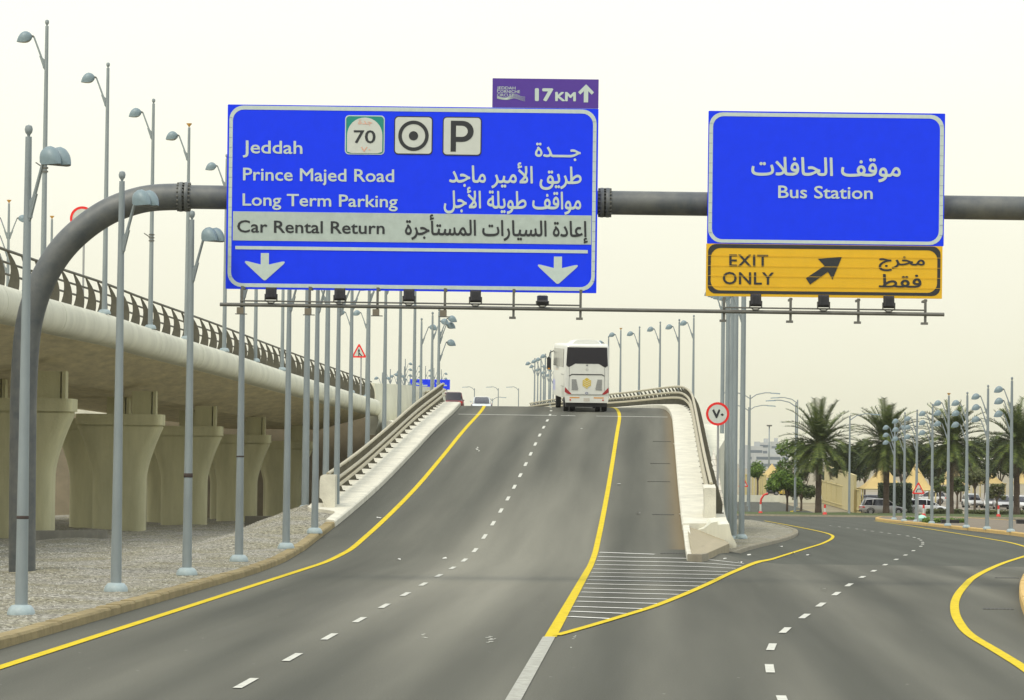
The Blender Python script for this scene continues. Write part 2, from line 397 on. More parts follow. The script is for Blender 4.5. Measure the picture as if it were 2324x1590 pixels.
# near carriageway, then the ramp and the exit road as two tongues
sheet('road', fr(8, 108, 1), lambda y: (XL(y) + kl(y) - 0.05, 16.0), 60, surf, ASPH)
sheet('ramp_road', fr(108, 260, 1) + fr(264, 700, 6), lambda y: (XL(y) + kl(y) - 0.05 - (18 * smooth((y - 262) / 40)), XR(y) + 2.62), 14, ramp, ASPHR)
sheet('exit_road', fr(108, 130, 0.5) + fr(132, 352, 2), lambda y: (XR(min(y, 170)) + 2.61, 70.0), 90, surf, ASPH2, pw=2.0)

# ------------------------------------------------------------------ painted markings
def strip(name, pts, wd, hf, mt, dz=0.012, st=0.8, taper=None):
    pts = [Vector((p[0], p[1])) for p in pts]; fine = []
    for a, b in zip(pts, pts[1:]):
        n = max(1, int((b - a).length / st))
        fine += [a + (b - a) * i / n for i in range(n)]
    fine.append(pts[-1]); vs = []; fs = []; k = len(fine)
    for i, p in enumerate(fine):
        t = (fine[min(i + 1, k - 1)] - fine[max(i - 1, 0)]).normalized(); nn = Vector((-t.y, t.x))
        ww = wd if taper is None else wd + (taper - wd) * i / (k - 1)
        for sgn in (1, -1):
            q = p + nn * ww / 2 * sgn; vs.append((q.x, q.y, hf(q.x, q.y) + dz))
    for i in range(k - 1): fs.append((2 * i, 2 * i + 1, 2 * i + 3, 2 * i + 2))
    return MB().add(vs, fs, mt)
def mark(mb, name='road_marking'):
    return kind(mb.build(name, origin=(0, 0, 0), fix=False))
def spline(pts, n=8):
    pts = [Vector(p) for p in pts]; o = []
    for i in range(len(pts) - 1):
        p0 = pts[max(i - 1, 0)]; p1 = pts[i]; p2 = pts[i + 1]; p3 = pts[min(i + 2, len(pts) - 1)]
        for k in range(n):
            t = k / n
            o.append(0.5 * ((2 * p1) + (p2 - p0) * t + (2 * p0 - 5 * p1 + 4 * p2 - p3) * t * t + (3 * p1 - p0 - 3 * p2 + p3) * t ** 3))
    return o + [pts[-1]]
mark(strip('l', [(XL(y), y) for y in fr(20, 330, 2)], 0.175, lambda x, y: R(y), PAINTY), 'yellow_line')
apex = G(1243, 1447, surf)
mark(strip('r', [(XR(y), y) for y in fr(apex.y, 100, 2)], 0.20, surf, PAINTY, dz=0.010, taper=0.165), 'yellow_line')
mark(strip('r2', [(XR(y), y) for y in fr(100, 330, 2)], 0.165, lambda x, y: R(y), PAINTY), 'yellow_line')
mark(strip('w', [(XR(y) - 0.02, y) for y in fr(20, apex.y, 2)], 0.17, surf, mat('worn_white_paint', (.34, .34, .295), .85, var=.3, scale=6, spec=.15), taper=0.2), 'white_line')
def GP(l, h=surf): return [G(u, v, h) for u, v in l]
ex = GP([(1262, 1444), (1330, 1425), (1420, 1398), (1500, 1372), (1600, 1330), (1680, 1293), (1760, 1268), (1830, 1246), (1868, 1234), (1889, 1222), (1884, 1214), (1850, 1205), (1790, 1193), (1735, 1183)])
mark(strip('e', [(p.x, p.y) for p in spline(ex)], 0.16, surf, PAINTY, dz=0.016), 'yellow_line')
er = GP([(2400, 1575), (2324, 1518), (2260, 1478), (2200, 1441), (2176, 1412), (2167, 1388), (2169, 1362), (2186, 1335), (2225, 1303), (2275, 1280), (2324, 1264), (2350, 1256)])
mark(strip('er', [(p.x, p.y) for p in spline(er)], 0.175, surf, PAINTY), 'yellow_line')
er2 = GP([(2350, 1250), (2324, 1241), (2290, 1232), (2240, 1223), (2150, 1208), (2070, 1195), (1985, 1183)])
mark(strip('er2', [(p.x, p.y) for p in spline(er2)], 0.16, surf, PAINTY), 'yellow_line')
mb = MB()                                             # broken lane line up the ramp
y = 21.4
while y < 330:
    s_ = strip('d', [(XL(y) + 3.6, y), (XL(y + 2) + 3.6, y + 2)], 0.115, lambda x, yy: R(yy), PAINTW)
    mb.add(s_.v, s_.f, PAINTW); y += 6.0
mark(mb, 'lane_dashes')
mb = MB()                                             # broken line on the exit road
ep = [(1775, 1588), (1747, 1519), (1751, 1470), (1782, 1432), (1826, 1400), (1863, 1374), (1898, 1349), (1927, 1329), (1957, 1311), (1983, 1297), (2009, 1283), (2034, 1271), (2055, 1261), (2073, 1251), (2090, 1241), (2094, 1236), (2094, 1232), (2090, 1227), (2085, 1224), (2075, 1221), (2060, 1217.5), (2040, 1214.5), (2018, 1211.5), (2000, 1209), (1980, 1206.5), (1962, 1204), (1945, 1201.5), (1925, 1199), (1905, 1196.5), (1885, 1194)]
q = GP(ep)
for i, p in enumerate(q):
    a = q[max(i - 1, 0)]; b = q[min(i + 1, len(q) - 1)]; t = (b - a).normalized()
    L_ = min(2.0, (b - a).length / 2 * 0.36)
    s_ = strip('d', [(p.x - t.x * L_ / 2, p.y - t.y * L_ / 2), (p.x + t.x * L_ / 2, p.y + t.y * L_ / 2)], 0.125, surf, PAINTW)
    mb.add(s_.v, s_.f, PAINTW)
mark(mb, 'lane_dashes')
mb = MB()                                             # hatching in the gore
exs = spline(ex)
for i, (vl, vr) in enumerate([(1254, 1272), (1264, 1275), (1273, 1282), (1282, 1287), (1292, 1294), (1300, 1303), (1309, 1311), (1317, 1320), (1326, 1329), (1336, 1339), (1345, 1348), (1356, 1359), (1366, 1369), (1378, 1380), (1389, 1391), (1401, 1404)]):
    p = G(1300, vl, surf); yy = p.y; a = XR(yy) + 0.12
    cand = min(exs[:60], key=lambda k_: abs(k_.y - (yy - 0.7))); b = cand.x - 0.05
    if i == 0: b = 4.2
    if b - a > 0.4:
        jit = random.uniform(-0.05, 0.05)
        s_ = strip('h', [(a, yy), (b + jit, yy - 0.7)], 0.2, surf, PAINTW); mb.add(s_.v, s_.f, mat('hatch_paint', (.72, .72, .66), .8, var=.15, scale=6))
mark(mb, 'hatch_lines')
mb = MB()                                             # expansion joint before the crest
for a, b in ((0.0, 0.47), (0.49, 0.56), (0.66, 1.0)):
    yj = 184; x0 = XL(yj) - 1.0; x1 = XR(yj) + 2.4
    s_ = strip('j', [(x0 + (x1 - x0) * a, yj - 0.5 * a), (x0 + (x1 - x0) * b, yj - 0.5 * b)], 0.34, lambda x, yy: R(yy), PAINTW); mb.add(s_.v, s_.f, PAINTW)
mark(mb, 'expansion_joint')
mb = MB()                                             # worn remains of old painted symbols
rng = random.Random(3)
for (u, v, n_, sx_, sy_) in ((962, 1442, 3, .05, .2), (964, 1449, 3, .06, .25), (1112, 1448, 4, .08, .25), (1118, 1453, 5, .085, .3), (1113, 1459, 4, .08, .25), (1083, 1019, 5, .10, .8), (1086, 1024, 4, .07, .5), (1304, 1446, 2, .04, .4), (1296, 1474, 1, .03, .6), (1298, 1452, 1, .04, .3)):
    c = G(u, v, lambda x, y: R(y))
    for k in range(n_):
        sx_ *= .8; cx = c.x + rng.uniform(-1, 1) * sx_; cy = c.y + rng.uniform(-1, 1) * sy_ ; a_ = rng.uniform(.5, 1) * sx_ ; b_ = rng.uniform(.3, .6) * sy_ * .6
        poly = [(cx + a_ * math.cos(t_) * rng.uniform(.6, 1.1), cy + b_ * math.sin(t_) * rng.uniform(.6, 1.1)) for t_ in [2 * math.pi * j / 10 for j in range(10)]]
        mb.add([(px, py, R(py) + 0.010 + 0.001 * k) for px, py in poly], [tuple(range(10))], PAINTW)
mark(mb, 'worn_paint')

# ------------------------------------------------------------------ left verge: kerb and gravel
def edge_l(y): return XL(y) - 2.9
def lt(x, y):
    off = XL(y) - x
    bump = (R(y) - g(y)) * (1 - smooth((off - 2.9) / 3.6)) * (1 - smooth((y - 124) / 9))
    n_ = 0.05 * math.sin(x * 1.7 + y * .6) + 0.04 * math.sin(x * .9 - y * .33 + 1)
    return g(y) + 0.15 + bump + n_ * smooth((XL(y) - 1.4 - x) / 2)
sheet('gravel_verge', fr(30, 135, 1) + fr(137, 240, 3), lambda y: (-40, (XL(y) + kl(y) - 0.28) if y < 117 else XL(y) - 1.5 - 1.05 * smooth((y - 119.5) / 2.5)), 60, lt, GRAVEL)
def kerb(name, pts, wd, ht, zf, mt, seg=1.0, gap=0.012, out=1):
    """kerb stones laid along a polyline; the face to the road is the polyline itself"""
    pts = [Vector((p[0], p[1])) for p in pts]; L_ = [0]
    for a, b in zip(pts, pts[1:]): L_.append(L_[-1] + (b - a).length)
    def at(s_):
        s_ = min(max(s_, 0), L_[-1])
        i = 0
        while i < len(L_) - 2 and L_[i + 1] < s_: i += 1
        t = (s_ - L_[i]) / max(1e-6, L_[i + 1] - L_[i]); d = (pts[i + 1] - pts[i]).normalized()
        return pts[i] + (pts[i + 1] - pts[i]) * t, Vector((-d.y, d.x)) * out
    mb = MB(); n = max(1, int(L_[-1] / seg)); r_ = random.Random(5)
    for k in range(n):
        a = L_[-1] * k / n + gap / 2; b = L_[-1] * (k + 1) / n - gap / 2
        j = r_.uniform(-.008, .008); rings = []
        for s_ in (a, b):
            p, nn = at(s_)
            prof = [(0.0, -0.25), (0.02, ht - 0.04 + j), (0.05, ht + j), (wd, ht + j), (wd, -0.25)]
            z = zf(p.x, p.y)
            rings.append([(p.x + nn.x * o, p.y + nn.y * o, z + h_) for o, h_ in prof])
        mb.loft(rings, mt, smooth=False)
    return kind(mb.build(name, origin=(0, 0, 0)))
kerb('kerb', [(XL(y) + kl(y), y) for y in fr(30, 117, 1)], 0.30, 0.16, lambda x, y: R(y), KERBM, 0.6)

# ------------------------------------------------------------------ ramp sides
def side(y, off, z): return (XL(y) + off, y, z)
ys = fr(116, 124, .5) + fr(126, 260, 2) + fr(264, 400, 6)
def extrude_along(mb, ys, prof, mt, M=None, smooth=False, caps=True):
    """prof(y) -> list of (offset from the left yellow line, z)"""
    mb.loft([[(XL(y) + o, y, z) for o, z in prof(y)] for y in ys], mt, caps=caps, smooth=smooth)
def lw(y): return 1.3 + 1.2 * smooth((y - 185) / 25)
mb = MB(); extrude_along(mb, ys, lambda y: [(-1.3, R(y) - .4), (-1.3, R(y) + .17), (-1.34, R(y) + .21), (-1.6 - 1.14 * smooth((y - 119.5) / 2.5), R(y) + .24), (-1.6 - 1.14 * smooth((y - 119.5) / 2.5), R(y) - .4)], CONCW)
kind(mb.build('pavement', origin=(0, 0, 0)))
mb = MB(); extrude_along(mb, fr(116.5, 260.5, 2) + fr(264, 400, 6), lambda y: [(9.7, R(y) - .4), (9.7, R(y) + .17), (9.74, R(y) + .21), (11.15, R(y) + .24), (11.15, R(y) - .4)], CONCW)
kind(mb.build('pavement', origin=(0, 0, 0)))
# solid body of the ramp with a ledge that carries the lamp posts
mb = MB()
extrude_along(mb, fr(123, 261, 3) + fr(264, 700, 8), lambda y: [(-2.9 - lw(y), g(y) - .5), (-2.9 - lw(y), R(y) - .9), (-2.75, R(y) - .85), (-2.75, R(y) - .05), (11.16, R(y) - .05), (11.16, R(y) - .85), (11.2 + 2.2 * smooth((y - 150) / 60), R(y) - .9), (11.2 + 2.2 * smooth((y - 150) / 60), g(y) - .5)], CONC)
tag(mb.build('ramp_wall'), 'pale concrete retaining wall carrying the rising ramp', 'retaining wall')

# ------------------------------------------------------------------ islands on the right
def island(pts, ht, kmat, tmat, name, kseg=1.0, mound=0.05, kw=0.28, kpts=None):
    kerb('kerb', kpts or pts + [pts[0]], kw, ht, surf, kmat, kseg, out=1)
    y0 = min(p[1] for p in pts); y1 = max(p[1] for p in pts); N = 90; C_ = 12; vs = []; fs = []
    for j in range(N + 1):
        y = y0 + 0.03 + (y1 - y0 - 0.06) * j / N; xs = []
        for (xa, ya), (xb, yb) in zip(pts, pts[1:] + pts[:1]):
            if (ya - y) * (yb - y) < 0: xs.append(xa + (xb - xa) * (y - ya) / (yb - ya))
        a, b = (min(xs), max(xs)) if xs else (vs[-C_ - 1][0], vs[-1][0])
        a += min(.05, (b - a) / 3); b -= min(.05, (b - a) / 3)
        for i in range(C_ + 1):
            t = i / C_; x = a + (b - a) * t
            vs.append((x, y, surf(x, y) + ht - 0.03 + mound * math.sin(math.pi * t)))
    for j in range(N):
        for i in range(C_):
            k = j * (C_ + 1) + i; fs.append((k, k + 1, k + C_ + 2, k + C_ + 1))
    return kind(MB().add(vs, fs, tmat, True).build(name, origin=(0, 0, 0), fix=False))
isl = [(XR(y) + 2.72, y) for y in (150, 140, 130, 120, 113)] + [(XR(109) + 2.72, 109), (XR(103) + 2.72, 103), (5.1, 101.7), (5.3, 101.6)]
isl += [(p.x, p.y) for p in spline(GP([(1612, 1268), (1700, 1250), (1770, 1232), (1800, 1222), (1812, 1214), (1806, 1207), (1770, 1196), (1705, 1184)]), 4)]
isl += [(p.x, p.y) for p in [Vector((11.5, 284)), Vector((11.5, 260)), Vector((11, 200))]]
kp = [(5.58, 102.9)] + [p for p in isl[10:] if p[0] > 5.6 and p[1] < 281 and p[0] > 8.8 - (150 - p[1]) * .09][:-1]
kp = [p for p in kp if p[1] < 280]
mb = MB(); mb.prism([(x, y, -.15) for x, y in [(XR(102) + 2.62, 101.75), (5.02, 101.45), (5.32, 101.4), (5.60, 102.9), (5.38, 103.0), (5.2, 101.75), (XR(102) + 2.84, 102.1)]], (0, 0, .40), KERBG); kind(mb.build('kerb', origin=(0, 0, 0)))
island(isl, 0.16, KERBG, GRAVEL, 'gravel_island', 0.8, kpts=kp)
tp = [(XR(102) + 2.75, 101.95, .255), (5.28, 101.9, .255), (5.6, 103.2, .25), (6.75, 112.6, .30), (6.62, 116.2, .46), (XR(116.4) + 2.75, 116.4, .74)]
mb = MB(); mb.prism([(x, y, z - .4) for x, y, z in tp], (0, 0, 0.4), TILE)
kind(mb.build('tile_paving', origin=(0, 0, 0)))
mb = MB(); mb.loft([[(XR(y) + 2.62, y, R(y) - .3), (XR(y) + 2.62, y, R(y) + .16), (XR(y) + 2.82, y, R(y) + .17), (XR(y) + 2.82, y, R(y) - .3)] for y in (102.0, 104, 107, 110, 113, 116.5)], CONCW, smooth=False)
kind(mb.build('kerb', origin=(0, 0, 0)))
ri = [(p.x, p.y) for p in spline(GP([(2345, 1440), (2322, 1395), (2313, 1365), (2312, 1340), (2320, 1318), (2340, 1298)]), 4)]
ri += [(G(2700, 1280, surf).x, G(2700, 1280, surf).y), (G(2900, 1440, surf).x, G(2900, 1440, surf).y)]
ri.reverse()
island(ri, 0.18, KERBY, PAVE, 'paved_island')
rr = [(p.x, p.y) for p in spline(GP([(2420, 1238), (2324, 1220), (2250, 1210.5), (2170, 1202), (2100, 1194), (2030, 1187), (1992, 1182.5), (1986, 1180)]), 3)]
rr += [(p.x, p.y) for p in GP([(1998, 1177.5), (2050, 1177), (2200, 1180), (2330, 1188), (2450, 1200)])]
rr.reverse()
GRIM = mat('dark_soil', (0.16, 0.13, 0.09), 0.95, var=0.3, scale=1.5, bump=0.3, bscale=8)
island(rr, 0.2, KERBY, GRIM, 'planted_island', 1.5)
# far verge beyond the exit road
fv = GP([(1640, 1174), (1760, 1175.5), (1860, 1177), (1985, 1178.5)])
mb = MB(); rings = []
yk = 352.5
for x in (18, 40, 60, 90): rings.append([(x, yk, g(yk) - .3), (x, yk + .03, g(yk) + .17), (x, yk + .3, g(yk) + .17), (x, yk + .3, g(yk) - .3)])
mb.loft(rings, KERBG, smooth=False); kind(mb.build('kerb', origin=(0, 0, 0)))
LAWN = mat('short_grass', (0.055, 0.08, 0.014), 0.95, var=0.4, scale=2.5, bump=0.5, bscale=15)
k_ = len(fr(18, 95, 3)); mb = MB(); mb.add([(x, y, g(y) + .14 + (y - 352.8) * .028 + .05 * math.sin(x)) for y in (352.8, 356, 361) for x in fr(18, 95, 3)], [(j * k_ + i, j * k_ + i + 1, j * k_ + i + k_ + 1, j * k_ + i + k_) for j in range(2) for i in range(k_ - 1)], LAWN, True)
kind(mb.build('grass_verge', origin=(0, 0, 0)))
# side road running away beyond the verge, its yellow edge and car park ground
mb = MB(); A = [(24, 361), (31, 361), (33, 420), (36, 520), (30, 620), (0, 640), (5, 520), (18, 430)]
mb.add([(x, y, g(y) + 0.02) for x, y in A], [tuple(range(len(A)))], ASPH2); kind(mb.build('side_road', origin=(0, 0, 0)))
mark(strip('s', [(p.x, p.y) for p in spline([Vector((31.0, 368)), Vector((29.8, 378)), Vector((29.8, 388)), Vector((31.3, 396)), Vector((33.5, 400))])], 0.3, lambda x, y: g(y), PAINTY, dz=0.05), 'yellow_line')
mb = MB(); mb.add([(50, 363, g(363) - .02), (130, 363, g(363) - .02), (170, 640, g(640) - .02), (58, 640, g(640) - .02)], [(0, 1, 2, 3)], mat('car_park_paving', (0.24, 0.21, 0.16), 0.9, var=0.2, scale=.3))
kind(mb.build('car_park', origin=(0, 0, 0)))
# ------------------------------------------------------------------ blade railing
def blade(mb, base, inward, up_, h, mt, wb=0.34, th=0.05):
    """a flat curved post: broad foot, thin head leaning inward; plate stands across the road"""
    inw = inward; al = inw.cross(up_).normalized()
    outl = []; inn = []
    for k in range(9):
        t = k / 8
        lean = 0.34 * t ** 2.2 - 0.05 * math.sin(math.pi * t)
        wdt = wb * (1 - t) ** 0.85 + 0.05
        outl.append(base + inw * lean + up_ * (h * t)); inn.append(base + inw * (lean + wdt) + up_ * (h * t))
    poly = outl + inn[::-1]
    mb.prism([p - al * th / 2 for p in poly], al * th, mt)
def railing(label, pts, inward, h, step, mt_post, mt_rail, rails, foot=True, r0=0.045, st0=0.0):
    root = thing('blade_railing', label, 'railing', pts[0])
    L_ = [0]
    for a, b in zip(pts, pts[1:]): L_.append(L_[-1] + (b - a).length)
    def at(s_):
        i = 0
        while i < len(L_) - 2 and L_[i + 1] < s_: i += 1
        d = pts[i + 1] - pts[i]; return pts[i] + d * ((s_ - L_[i]) / max(1e-6, L_[i + 1] - L_[i])), d.normalized()
    Z = Vector((0, 0, 1))
    s_ = st0
    while s_ < L_[-1]:
        p, d = at(s_); inw = Z.cross(d) * inward; inw.z = 0; inw.normalize()
        mb = MB(); blade(mb, p, inw, Z, h, mt_post)
        if foot: mb.box(p + inw * 0.2 + Z * 0.012, (0.5, 0.22, 0.03), mt_post)
        part(mb, 'post', root); s_ += step
    for k, (hh, off, rr) in enumerate(rails):
        line = []
        for i, p in enumerate(pts):
            d = (pts[min(i + 1, len(pts) - 1)] - pts[max(i - 1, 0)]).normalized(); inw = Z.cross(d) * inward; inw.z = 0; inw.normalize()
            line.append(p + Z * hh + inw * off)
        part(MB().tube(line, rr, mt_rail, 8), 'handrail' if k == 0 else 'rail', root)
    return root
RAILS = [(1.10, .36, .055), (0.78, .40, .045), (0.45, .36, .045)]
railing('olive blade railing along the left edge of the ramp', [Vector((XL(y) - 2.62, y, R(y) + .24)) for y in fr(124, 262, 3)], -1, 0.96, 3.0, RAILM, RAILB, [(0.97, .36, .06), (0.64, .44, .06), (0.36, .42, .06)])
railing('beige blade railing curving along the right edge of the ramp', [Vector((XL(y) + 11.05, y, R(y) + .24)) for y in fr(121, 370, 3)], 1, 0.96, 3.0, RAILM, RAILB, [(0.97, .36, .06), (0.64, .44, .06), (0.36, .42, .06)])

# ------------------------------------------------------------------ flyover on the left
fx = pchip([60, 90, 105, 119, 133, 145, 166, 190, 250, 262], [-15.6, -15.5, -15.3, -15.0, -14.55, -14.06, -12.9, -11.75, -8.9, -8.3])
fz = pchip([60, 105, 119, 133, 145, 166, 190, 250, 262], [8.0, 7.92, 7.92, 7.92, 7.8, 7.55, 7.25, 6.62, 6.5])
fys = fr(62, 250, 2)
fo = thing('flyover', 'pale concrete flyover with rounded edge on flared piers, left of the ramp', 'flyover', (-20, 150, 0))
mb = MB()
def fas(y):
    x, z = fx(y), fz(y); o = []
    for k in range(11):
        t = k / 10; a = math.pi * (0.5 - t)
        o.append((x - 0.42 + 0.46 * math.cos(a) ** 0.8, y, z - 0.55 + 0.55 * math.sin(a)))
    return [(x - 1.0, y, z + 0.0)] + o + [(x - 1.0, y, z - 1.1)]
for k, (a, b) in enumerate([(i, min(i + 12, 250)) for i in range(62, 250, 12)]):
    yy = fr(a + .03, b - .03, 2); mb.loft([fas(y) for y in yy], CONC)
part(mb, 'fascia', fo, sharp=60)
mb = MB()
mb.loft([[(fx(y) - 1.0, y, fz(y) - .25), (fx(y) - 17.5, y, fz(y) - .25), (fx(y) - 17.5, y, fz(y) - 1.3), (fx(y) - 10.5, y, fz(y) - 2.1), (fx(y) - 4.2, y, fz(y) - 2.1), (fx(y) - 0.75, y, fz(y) - 1.12), (fx(y) - .7, y, fz(y) - 1.0)] for y in fys], SOFFIT, smooth=False)
part(mb, 'deck', fo)
PX = [(110, -17.0), (135, -16.1), (160, -15.2), (185, -14.6), (210, -13.8), (235, -12.7)]
for py0, xr in PX:
    for row in (0, 1):
        dx = 0 if row == 0 else {110: -4.2, 135: -3.6, 160: -2.2, 185: -1.7, 210: -1.2, 235: -.8}[py0]
        py = py0 + 10 * row; zc = fz(py) - 3.1; zb = g(py) - .4; W = 3.75; cx = xr - W / 2 + dx
        mb = MB(); rings = []
        def rr_(hw, hd, z, n=6, r=.45):
            o = []
            for sx_, sy_, a0 in ((1, 1, 0), (-1, 1, 90), (-1, -1, 180), (1, -1, 270)):
                for k in range(n): a = math.radians(a0 + 90 * k / (n - 1)); o.append((cx + sx_ * (hw - r) + r * math.cos(a), py + sy_ * (hd - r) + r * math.sin(a), z))
            return o
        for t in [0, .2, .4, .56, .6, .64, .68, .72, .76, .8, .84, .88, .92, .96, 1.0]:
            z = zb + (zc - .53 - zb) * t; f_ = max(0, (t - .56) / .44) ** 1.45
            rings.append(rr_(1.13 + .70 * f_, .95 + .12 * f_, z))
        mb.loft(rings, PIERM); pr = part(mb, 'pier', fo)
        mb = MB(); mb.loft([rr_(1.78, 1.0, zc - .54, r=.3), rr_(1.78, 1.0, zc - .47, r=.3), rr_(1.87, 1.1, zc - .47, r=.3), rr_(1.87, 1.1, zc, r=.3)], PIERM, smooth=False); sub(mb, 'pier_cap', pr, fo)
        mb = MB(); mb.box((cx + .95, py, zc + .5), (.85, .9, 1.02), PIERM); mb.box((cx + 1.5, py - .1, zc + .5), (.14, .8, 1.04), PIERM)
        sub(mb, 'bearing_block', pr, fo)
railing('dark olive blade railing along the edge of the flyover', [Vector((fx(y) - .35, y, fz(y))) for y in fr(64, 250, 2)], 1, 1.2, 2.8, RAILM, RAILM, [(1.22, .34, .05), (0.86, .42, .04), (0.5, .42, .04)], foot=False)
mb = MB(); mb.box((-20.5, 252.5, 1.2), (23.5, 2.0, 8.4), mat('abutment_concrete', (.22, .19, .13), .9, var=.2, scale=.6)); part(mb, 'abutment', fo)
# solid nose wall where the flyover and the ramp come together
mb = MB(); nose = []
for k in range(13):
    t = k / 12; x = -9.3 + 4.5 * t; y = 250 + 16 * t ** 1.4; nose.append((x, y))
mb.loft([[(x, y, 4.2), (x + .25, y - .15, 5.2), (x + .1, y, 6.3), (x - .1, y + .1, 7.75), (x - .5, y + .5, 7.78), (x - .6, y + .6, 4.2)] for x, y in nose], CONC)
tag(mb.build('nose_wall', sharp=70), 'curved solid concrete wall where flyover meets ramp', 'concrete wall')
# joint deck beyond the nose
mb = MB(); mb.loft([[(-34, y, R(y) - 1.5), (-34, y, R(y) - .03), (XL(y) - 4.5, y, R(y) - .03), (XL(y) - 4.5, y, R(y) - 1.5)] for y in fr(268, 700, 12)], CONC, smooth=False)
tag(mb.build('viaduct_deck'), 'far concrete viaduct deck beyond the flyover nose', 'viaduct')
# low plinth walls between gravel and piers
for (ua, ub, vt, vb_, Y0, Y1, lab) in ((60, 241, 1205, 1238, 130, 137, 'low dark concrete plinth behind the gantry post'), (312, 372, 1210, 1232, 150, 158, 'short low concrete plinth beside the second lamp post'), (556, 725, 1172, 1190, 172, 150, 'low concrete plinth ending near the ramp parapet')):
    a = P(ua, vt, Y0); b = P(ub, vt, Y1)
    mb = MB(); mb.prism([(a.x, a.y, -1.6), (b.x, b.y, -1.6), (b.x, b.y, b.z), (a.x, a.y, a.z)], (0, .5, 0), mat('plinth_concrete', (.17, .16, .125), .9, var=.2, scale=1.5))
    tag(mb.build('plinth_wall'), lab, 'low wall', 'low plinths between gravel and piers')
# parapet ends of the ramp
def endblock(name, x, y, zb, zt, wd, dp, lab, flip=1):
    mb = MB(); pr = [(-.5, 0), (.5, 0), (.5, 1), (-.25, 1), (-.4, .96), (-.47, .85), (-.5, .6), (-.5, .42), (-.36, .36), (-.3, .2), (-.18, .06), (.0, 0)]
    pr = [(-.5, .42), (-.5, .85), (-.44, .96), (-.3, 1), (.5, 1), (.5, 0), (.1, 0), (-.08, .05), (-.2, .15), (-.26, .3), (-.36, .38)]
    mb.prism([(x + a * wd * flip, y, zb + b * (zt - zb)) for a, b in pr], (0, dp, 0), CONCW)
    return tag(mb.build(name), lab, 'end block')
p = P(742, 1168, 122); endblock('parapet_end', p.x, 122, p.z, p.z + 1.32, .52, 1.6, 'white profiled end block of the left ramp parapet')
mb = MB(); mb.box((p.x - .05, 121.9, p.z - .1), (.85, .8, .22), DIRT); tag(mb.build('soil_strip'), 'dark red soil patch at the foot of the left end block', 'soil')
mb = MB(); mb.prism([tuple(P(u, v, 119.0)) for u, v in [(1597, 1110), (1600, 1108), (1625, 1108), (1625, 1196), (1580, 1208), (1588, 1198), (1595, 1182), (1599, 1160), (1599, 1135)]], (0.08, 2.2, .1), CONCW)
tag(mb.build('parapet_end'), 'white upright end of the right ramp parapet', 'end block')
Yf = lambda u: 116.2 - (u - 1586) / 85 * 3.0
mb = MB(); mb.prism([tuple(P(u, v, Yf(u))) for u, v in [(1584, 1203), (1598, 1200), (1607, 1193), (1614, 1187), (1628, 1184.5), (1629, 1191.5), (1655, 1190), (1660, 1214), (1672, 1236), (1671, 1243), (1656, 1246), (1584, 1216)]], (.05, 2.2, .1), CONC)
tag(mb.build('concrete_barrier'), 'stepped concrete barrier on the gore nose beside the tiled wedge', 'barrier')
# block retaining wall that widens behind the right parapet
mb = MB(); pts = [(1634, 1192, 121.5), (1652, 1192, 124), (1641, 1120, 131), (1629, 1065, 140), (1621, 1000, 152)]
w0 = [P(1626, 1195, 121), P(1650, 1195, 121.6), P(1640, 1125, 129), P(1630, 1064, 138), P(1620, 1020, 147), P(1612, 1064, 138)]
mb.prism([tuple(x) for x in w0], (0.05, 1.2, 0), BLOCK)
tag(mb.build('block_wall'), 'white block wing wall stepping up beside the right railing', 'block wall')

# ------------------------------------------------------------------ sign gantry
GY = 83.0
ga = thing('sign_gantry', 'grey steel pipe gantry arching over the carriageway with a light bar', 'gantry', P(50, 1330, GY))
ctr = [(50, 1345), (50.5, 1180), (52, 1000), (54, 880), (62, 760), (80, 680), (110, 612), (146, 560), (190, 518), (240, 484), (292, 462), (345, 450), (418, 447)]
line = [P(u, v, GY) for u, v in ctr]
part(MB().tube(spline(line, 6), 0.305, GALV, 24), 'post', ga)
vb0, vb1 = 447.5, 471.5
def bv(u): return 447.5 + (u - 418) * (472.5 - 447.5) / (2240 - 418)
part(MB().tube([P(u, bv(u), GY) for u in (416, 900, 1371, 1372, 1900, 2300, 2620)], 0.272, GALV, 24), 'beam', ga)
endl = [(2618, 478), (2700, 482), (2770, 500), (2830, 540), (2870, 600), (2893, 690), (2900, 800), (2902, 1000), (2903, 1375)]
part(MB().tube(spline([P(u, v, GY) for u, v in endl], 6), 0.305, GALV, 24), 'post', ga)
for u in (411, 424, 1366, 1379):
    c = P(u, bv(u), GY); mb = MB()
    Mx = Matrix.Translation(c) @ Matrix.Rotation(math.radians(90), 4, 'Y')
    mb.lathe([(0.2, -.04), (.335, -.04), (.34, -.02), (.34, .02), (.335, .04), (.2, .04)], GALV, 32, Mx)
    for k in range(20):
        a = 2 * math.pi * k / 20; mb.lathe([(.022, -.085), (.022, .085)], BARM, 6, Mx @ Matrix.Translation((.31 * math.cos(a), .31 * math.sin(a), 0)))
    part(mb, 'flange', ga)
mb = MB(); c = P(50, 1333, GY); mb.box((c.x, c.y, c.z + .02), (1.35, 1.1, .09), mat('footing', (.12, .1, .07), .95)); part(mb, 'base_plate', ga)
